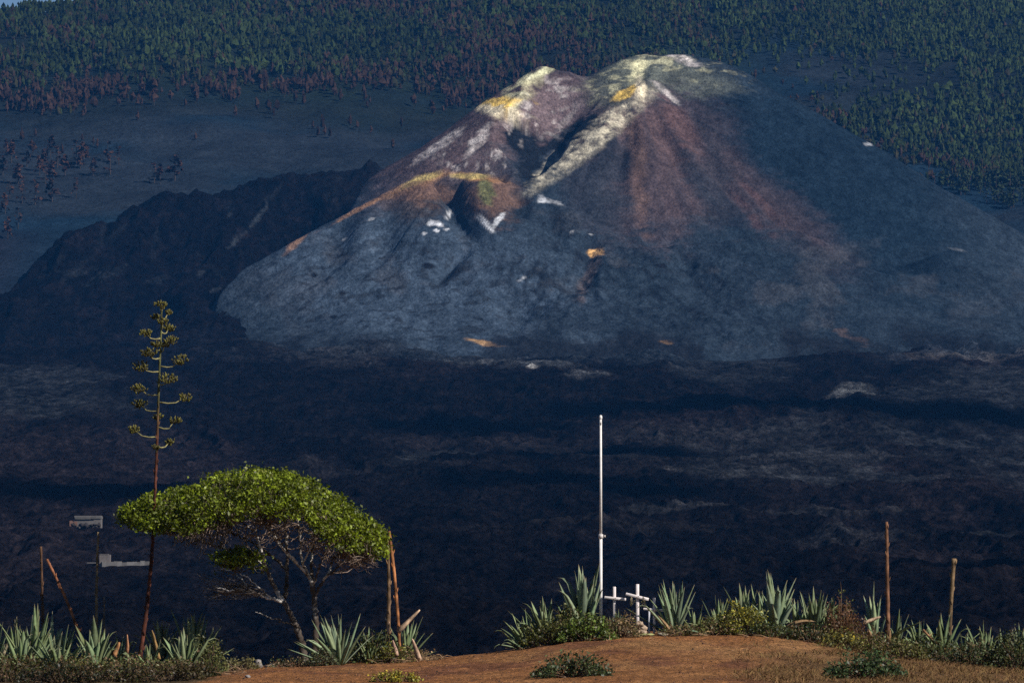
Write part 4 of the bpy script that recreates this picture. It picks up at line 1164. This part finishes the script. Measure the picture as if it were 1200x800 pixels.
PALE = np.array((.52, .49, .45)); GREY = np.array((.085, .065, .052)); DARK = np.array((.055, .042, .034))
LIMBS = [  # points (px, py, depth), start radius, end radius, colour
    ([(359, 782, 0), (352, 748, 0), (342, 722, -.1), (332, 704, -.15)], .135, .085, GREY),
    ([(332, 704, -.15), (322, 688, -.2), (314, 672, -.3), (308, 650, -.4), (300, 625, -.5)], .085, .03, PALE),
    ([(332, 706, -.15), (316, 700, -.35), (300, 696, -.5), (286, 690, -.6), (268, 692, -.7), (248, 686, -.8)], .060, .018, PALE),
    ([(300, 697, -.5), (290, 686, -.5), (280, 676, -.4), (268, 664, -.3), (255, 640, -.2)], .036, .014, PALE),
    ([(334, 700, -.1), (336, 680, .2), (337, 655, .4), (335, 620, .6), (330, 590, .7)], .075, .03, DARK),
    ([(366, 785, .1), (371, 740, .2), (369, 705, .2), (364, 678, .1)], .120, .085, GREY),
    ([(364, 678, .1), (356, 668, -.1), (350, 662, -.2), (340, 650, -.4), (328, 640, -.6), (318, 622, -.8), (310, 600, -.9)], .055, .020, PALE),
    ([(352, 664, -.2), (342, 655, .1), (333, 645, .2), (322, 628, .3), (305, 600, .5)], .045, .020, PALE),
    ([(362, 674, .1), (354, 660, 0), (352, 640, -.1), (351, 620, -.3), (345, 590, -.4)], .050, .020, PALE),
    ([(366, 680, .1), (364, 660, .4), (368, 635, .6), (372, 605, .8)], .060, .022, GREY),
    ([(368, 700, .2), (376, 684, .1), (384, 674, -.1), (396, 664, -.3), (412, 650, -.5), (430, 636, -.6)], .055, .016, GREY),
    ([(384, 674, -.1), (390, 655, .1), (400, 640, .3), (412, 622, .4)], .035, .014, GREY),
    ([(366, 690, .2), (376, 660, -.4), (386, 640, -.7), (396, 612, -.9)], .040, .016, GREY),
    ([(336, 668, .3), (318, 650, .5), (290, 632, .7), (255, 618, .8), (220, 612, .9)], .045, .014, DARK),
    ([(318, 650, .5), (280, 645, .2), (240, 636, 0), (200, 622, -.1), (175, 612, -.1)], .036, .012, DARK),
    ([(300, 622, -.5), (280, 610, -.6), (250, 604, -.7), (215, 600, -.6)], .030, .012, GREY),
    ([(318, 700, -.35), (304, 688, -.6), (290, 676, -.7), (272, 668, -.8), (258, 666, -.8)], .030, .012, PALE),
    ([(322, 688, -.2), (312, 668, -.1), (300, 652, 0), (290, 640, .1)], .034, .014, PALE),
    ([(353, 664, -.1), (362, 645, -.4), (372, 628, -.7), (380, 612, -.8)], .032, .014, PALE),
    ([(384, 674, -.1), (402, 668, -.5), (418, 662, -.7), (432, 652, -.8)], .026, .012, PALE),
    ([(330, 726, -.2), (318, 724, -.3), (308, 720, -.4), (299, 716, -.5)], .018, .010, PALE),
    ([(352, 735, -.1), (340, 730, -.2), (326, 728, -.25)], .022, .016, DARK),
]
tips = []; nodes = []
mb = MB()
for pts, ra, rb, col in LIMBS:
    Q = smooth_line([T3(*p) for p in pts], 34)
    rad = np.linspace(ra, rb, 34) * .68 * rng.uniform(.93, 1.07, 34)
    # pale bark is blotchy: patches of white on grey
    mb.tube(Q, rad, 9, None, jit=.06)
    n = 34
    vv = mb.v[-1][:n * 9]
    bl = fbm(vv[:, 0] * 1.0 + vv[:, 1] * 3 + 40, vv[:, 2] + 3, .34, 3, 7)
    lo = .55 if col is PALE else (.70 if col is GREY else .8)
    m_ = sstep(lo - .17, lo - .05, bl) if col is PALE else sstep(lo - .12, lo, bl)
    base_c = np.array((.10, .08, .065)) if col is PALE else col
    low = sstep(.9, 1.35, vv[:, 2])          # the foot of the trunk is dark, the limbs are paler
    m_ = m_ * (.12 + .88 * low)
    cc = base_c * (.75 + .25 * low[:, None]) * (1 - m_[:, None]) + PALE * m_[:, None]
    mb.c[-1] = np.concatenate([cc * rng.uniform(.8, 1.12, (n * 9, 1)), cc[:1], cc[-1:]])
    if pts[-1][1] < 665: nodes += [Q[i] for i in range(12, 34, 2)]
mb.build('trunk', M_BARK, tree)
nodes = np.array(nodes)
TOPX = np.array([(146, 600), (152, 594), (165, 586), (185, 578), (205, 571), (225, 563), (255, 552), (285, 547), (315, 547), (345, 553), (370, 563), (395, 579), (420, 598), (440, 613), (453, 632)], float)
BOTX = np.array([(146, 606), (165, 618), (190, 626), (240, 628), (280, 610), (320, 606), (360, 612), (380, 636), (400, 648), (430, 652), (453, 650)], float)


def crown_points(n):
    px = rng.uniform(146, 452, n); v = rng.uniform(-1, 1, n)
    half = 2.3 * np.sqrt(np.clip(1 - ((px - 300) / 158) ** 2, 0, 1))
    dep = v * half
    top = np.interp(px, TOPX[:, 0], TOPX[:, 1]); bot = np.interp(px, BOTX[:, 0], BOTX[:, 1])
    edge = 1 - np.sqrt(np.clip(1 - v * v, 0, 1))
    lumps = (vnoise(px / 19, dep * 1.7, 5) - .5) * 9 + (vnoise(px / 8, dep * 3.5, 15) - .5) * 8
    top = top + edge * (bot - top) * .85 + np.maximum(lumps, -5)
    t = rng.random(n) ** 1.5
    # the underside is thin in the middle and near side so that the branches show
    py = top + 3 + t * np.maximum(4, (bot - top) * (.62 + .3 * rng.random(n))) 
    return px, py, dep


ncl = 1700
cpx, cpy, cdep = crown_points(ncl)
ex = rng.uniform(0, 1, 70)
cpx = np.concatenate([cpx, rng.normal(279, 13, 70)]); cpy = np.concatenate([cpy, 652 + rng.uniform(-9, 9, 70) + abs(cpx[-70:] - 279) * .25]); cdep = np.concatenate([cdep, -.5 + rng.normal(0, .3, 70)])
CC_ = np.array([T3(a, b_, c_) for a, b_, c_ in zip(cpx, cpy, cdep)])
per = 22
idx = np.repeat(np.arange(len(CC_)), per)
pos = CC_[idx] + rng.normal(size=(len(idx), 3)) * np.array((.085, .085, .055)) * rng.uniform(.6, 1.25, (len(CC_), 1))[idx]
lc = np.array((.165, .215, .010))[None] * rng.uniform(.25, 1.45, (len(CC_), 1))[idx] * rng.uniform(.45, 1.45, (len(idx), 1))
yel = rng.random(len(idx)) < .10; lc[yel] = np.array((.20, .22, .03)) * rng.uniform(.7, 1.2, (yel.sum(), 1))
mb = MB(); mb.leaves(pos, .085, lc, 1.8, up=.5, nup=.65); mb.build('crown', M_LEAF, tree)
# twigs from the limbs to the leaf clumps, plus bare ends on the underside
mb = MB()
for i in range(0, len(CC_), 2):
    c = CC_[i]
    w = np.linalg.norm((nodes - c) * np.array((1, 1, 1.0)), axis=1) + rng.uniform(0, .35, len(nodes)) + 3 * np.maximum(0, nodes[:, 2] - c[2] + .1)
    a = nodes[int(np.argmin(w))]
    m1 = a * .62 + c * .38 + rng.normal(size=3) * .07 - np.array((0, 0, .05)); m2 = a * .25 + c * .75 + rng.normal(size=3) * .06 - np.array((0, 0, .03))
    mb.tube([a, m1, m2, c], [.013, .010, .007, .004], 4, np.array((.21, .165, .13)) * rng.uniform(.5, 1.3), cap=False)
for q in range(520):
    px = rng.uniform(205, 440); dep = rng.uniform(-1.5, 1.2)
    py = np.interp(px, BOTX[:, 0], BOTX[:, 1]) + rng.uniform(-4, 34) * math.exp(-((px - 330) / 90) ** 2) + rng.uniform(-6, 8)
    c = T3(px, py, dep)
    a = nodes[int(np.argmin(np.linalg.norm(nodes - c, axis=1) + rng.uniform(0, .25, len(nodes))))]
    m1 = (a + c) / 2 + rng.normal(size=3) * .06
    mb.tube([a, m1, c, c + (c - m1) * .4 + rng.normal(size=3) * .06], [.011, .008, .005, .002], 4, np.array((.30, .22, .17)) * rng.uniform(.4, 1.2), cap=False)
# bare dead twigs low on the left
for q in range(90):
    px = rng.uniform(228, 300); py = rng.uniform(668, 706); c = T3(px, py, rng.uniform(-1, -.2))
    a = T3(rng.uniform(262, 312), rng.uniform(686, 699), -.55); m1 = (a + c) / 2 + rng.normal(size=3) * .06
    mb.tube([a, m1, c], [.009, .006, .002], 4, np.array((.22, .18, .15)) * rng.uniform(.3, 1.2), cap=False)
mb.build('twigs', M_BARK, tree)

# ------------------------------------------------------------------ ground litter and dry grass
rng = np.random.default_rng(77)
mb = MB(); n = 14000
gx = rng.uniform(860, 1230, n); gd = rng.uniform(112, 127.5, n)
for i in range(n):
    x = (gx[i] - 600) / FPX * gd[i]
    if x - (gd[i] - 122) * .22 + rng.normal(0, .9) < 6.2 and rng.random() > .12: continue
    if vnoise(np.array([x * 1.3]), np.array([gd[i] * .9]), 4)[0] < .40 + .25 * (vnoise(np.array([x * 4.1]), np.array([gd[i] * 2.2]), 6)[0] - .3): continue
    z = float(hill_z(np.array([x]), np.array([gd[i]]))[0]); L = rng.uniform(.05, .17); a = rng.normal(0, .08, 2)
    p = np.array((x, gd[i], z - .01)); q1 = p + np.array((a[0], a[1], L * .6)); q2 = p + np.array((a[0] * 2.2, a[1] * 2.2, L * .95)); wv = np.array((.007, .002, 0))
    mb.add([p - wv, p + wv, q1 + wv * .8, q1 - wv * .8, q2], [(0, 1, 2, 3), (3, 2, 4, 4)], np.array((.165, .095, .038)) * rng.uniform(.3, 1.2) * np.array((1, rng.uniform(.85, 1.15), 1)))
tag(mb.build('dry_grass', M_STALK, smooth=False), 'short straw coloured dry grass on the right side of the red dirt', 'grass', kind='stuff')
mb = MB(); n = 2000
for i in range(n):
    px = rng.uniform(255, 1130); d = rng.uniform(112, 131); x = (px - 600) / FPX * d
    s = rng.uniform(.008, .034) * (1.6 if rng.random() < .06 else 1)
    z = float(hill_z(np.array([x]), np.array([d]))[0])
    a = rng.uniform(0, 6.28); ca, sa = math.cos(a) * s, math.sin(a) * s
    V = [(x + ca, d + sa, z - .01), (x - sa, d + ca, z - .01), (x - ca, d - sa, z - .01), (x + sa, d - ca, z - .01), (x + ca * .3, d + sa * .3, z + s * .8), (x - ca * .4, d - sa * .2, z + s * .6)]
    mb.add(V, [(0, 1, 4, 4), (1, 2, 5, 4), (2, 3, 5, 5), (3, 0, 4, 5)], np.array(((.09, .042, .026), (.20, .095, .05), (.07, .045, .03))[int(rng.integers(0, 3))]) * rng.uniform(.6, 1.2))
tag(mb.build('pebbles', M_STONE, smooth=False), 'small brown pebbles and clods scattered over the red dirt', 'pebbles', kind='stuff')
mb = MB()
for i in range(420):
    px = rng.choice((rng.uniform(0, 290), rng.uniform(0, 290), rng.uniform(440, 520), rng.uniform(600, 1000), rng.uniform(980, 1200))); d = rng.uniform(127.5, 130.6) if px > 290 else rng.uniform(119, 129)
    b0 = Hz(px, d) + np.array((0, 0, .02)); a = rng.uniform(0, 6.28); L = rng.uniform(.08, .4)
    e = b0 + np.array((math.cos(a) * L, math.sin(a) * L, rng.uniform(-.02, .12)))
    mb.tube([b0, (b0 + e) / 2 + np.array((0, 0, rng.uniform(0, .05))), e], [.008, .007, .003], 4, np.array((.30, .19, .11)) * rng.uniform(.4, 1.2), cap=False)
tag(mb.build('dead_twigs', M_STALK), 'dry twigs and leaf litter fallen along the hedge', 'twigs', kind='stuff')

# ------------------------------------------------------------------ ruined buildings in the lava
b = np.array(HOUSES[0]); s1 = b[1] / FPX; W1 = 37 * s1; T1 = 9 * s1
rr_ = np.random.default_rng(4)
h1 = thing('buried_house', b, 'grey flat roofed house buried in the lava, upper one of two at left', 'house')
m = MB(); m.box((.07 * W1, .5, T1 * .36), (.84 * W1, 7, T1 * 1.1 + 2), col=(0.128, 0.119, 0.115)); m.build('wall', M_PLASTER, h1, smooth=False)
m = MB(); xw = -.33 * W1
while xw < .47 * W1:
    w_ = rr_.uniform(.8, 2.0); m.box((xw + w_ / 2, .5, T1 * .9 + rr_.uniform(.02, .45)), (w_ - .02, 7.4 + rr_.uniform(0, .4), T1 * .3), col=np.array((0.115, 0.111, 0.106)) * rr_.uniform(.7, 1.2)); xw += w_
m.build('roof', M_PLASTER, h1, smooth=False)
m = MB()
for q in range(16): stone(m, (rr_.uniform(-.45, .5) * W1, -4.2 + rr_.uniform(-1.5, .6), .2), (rr_.uniform(.8, 2.2), 1.2, rr_.uniform(.5, 1.5)), (.030, .027, .028), 600 + q)
m.build('lava_rubble', M_STONE, h1)
m = MB(); m.box((-.42 * W1, -.4, T1 * .30), (.16 * W1, 5, T1 * .7), col=(.20, .115, .085)); m.box((-.30 * W1, -3.3, T1 * .30), (.10 * W1, .4, T1 * .5), col=(.18, .10, .075)); m.build('side_room', M_PLASTER, h1, smooth=False)
b = np.array(HOUSES[1]); s2 = b[1] / FPX
h2 = thing('ruined_house', b, 'pale ruined house with a long white wall in the black lava', 'house')
m = MB(); xw = -18 * s2
while xw < 36 * s2:
    w_ = rr_.uniform(.7, 1.8); hh_ = 4.0 * s2 * rr_.uniform(.7, 1.25); m.box((xw + w_ / 2, 0, hh_ / 2 - 1.5), (w_ + .004, .5, hh_ + 3.0), col=np.array((0.183, 0.174, 0.170)) * rr_.uniform(.7, 1.15)); xw += w_
m.box((-30 * s2, .6, 2.4 * s2), (12 * s2, .4, 1.3 * s2), col=(.12, .115, .115)); m.build('wall', M_PLASTER, h2, smooth=False)
m = MB(); m.box((-15 * s2, 1.9, 5 * s2), (12.5 * s2, 3.2, 14 * s2), col=(0.145, 0.128, 0.123)); m.build('tower_room', M_PLASTER, h2, smooth=False)
m = MB(); m.box((-16 * s2, 1.9, 12.3 * s2), (10 * s2, 3.3, .9 * s2), col=(0.128, 0.115, 0.111)); m.build('roof', M_PLASTER, h2, smooth=False)
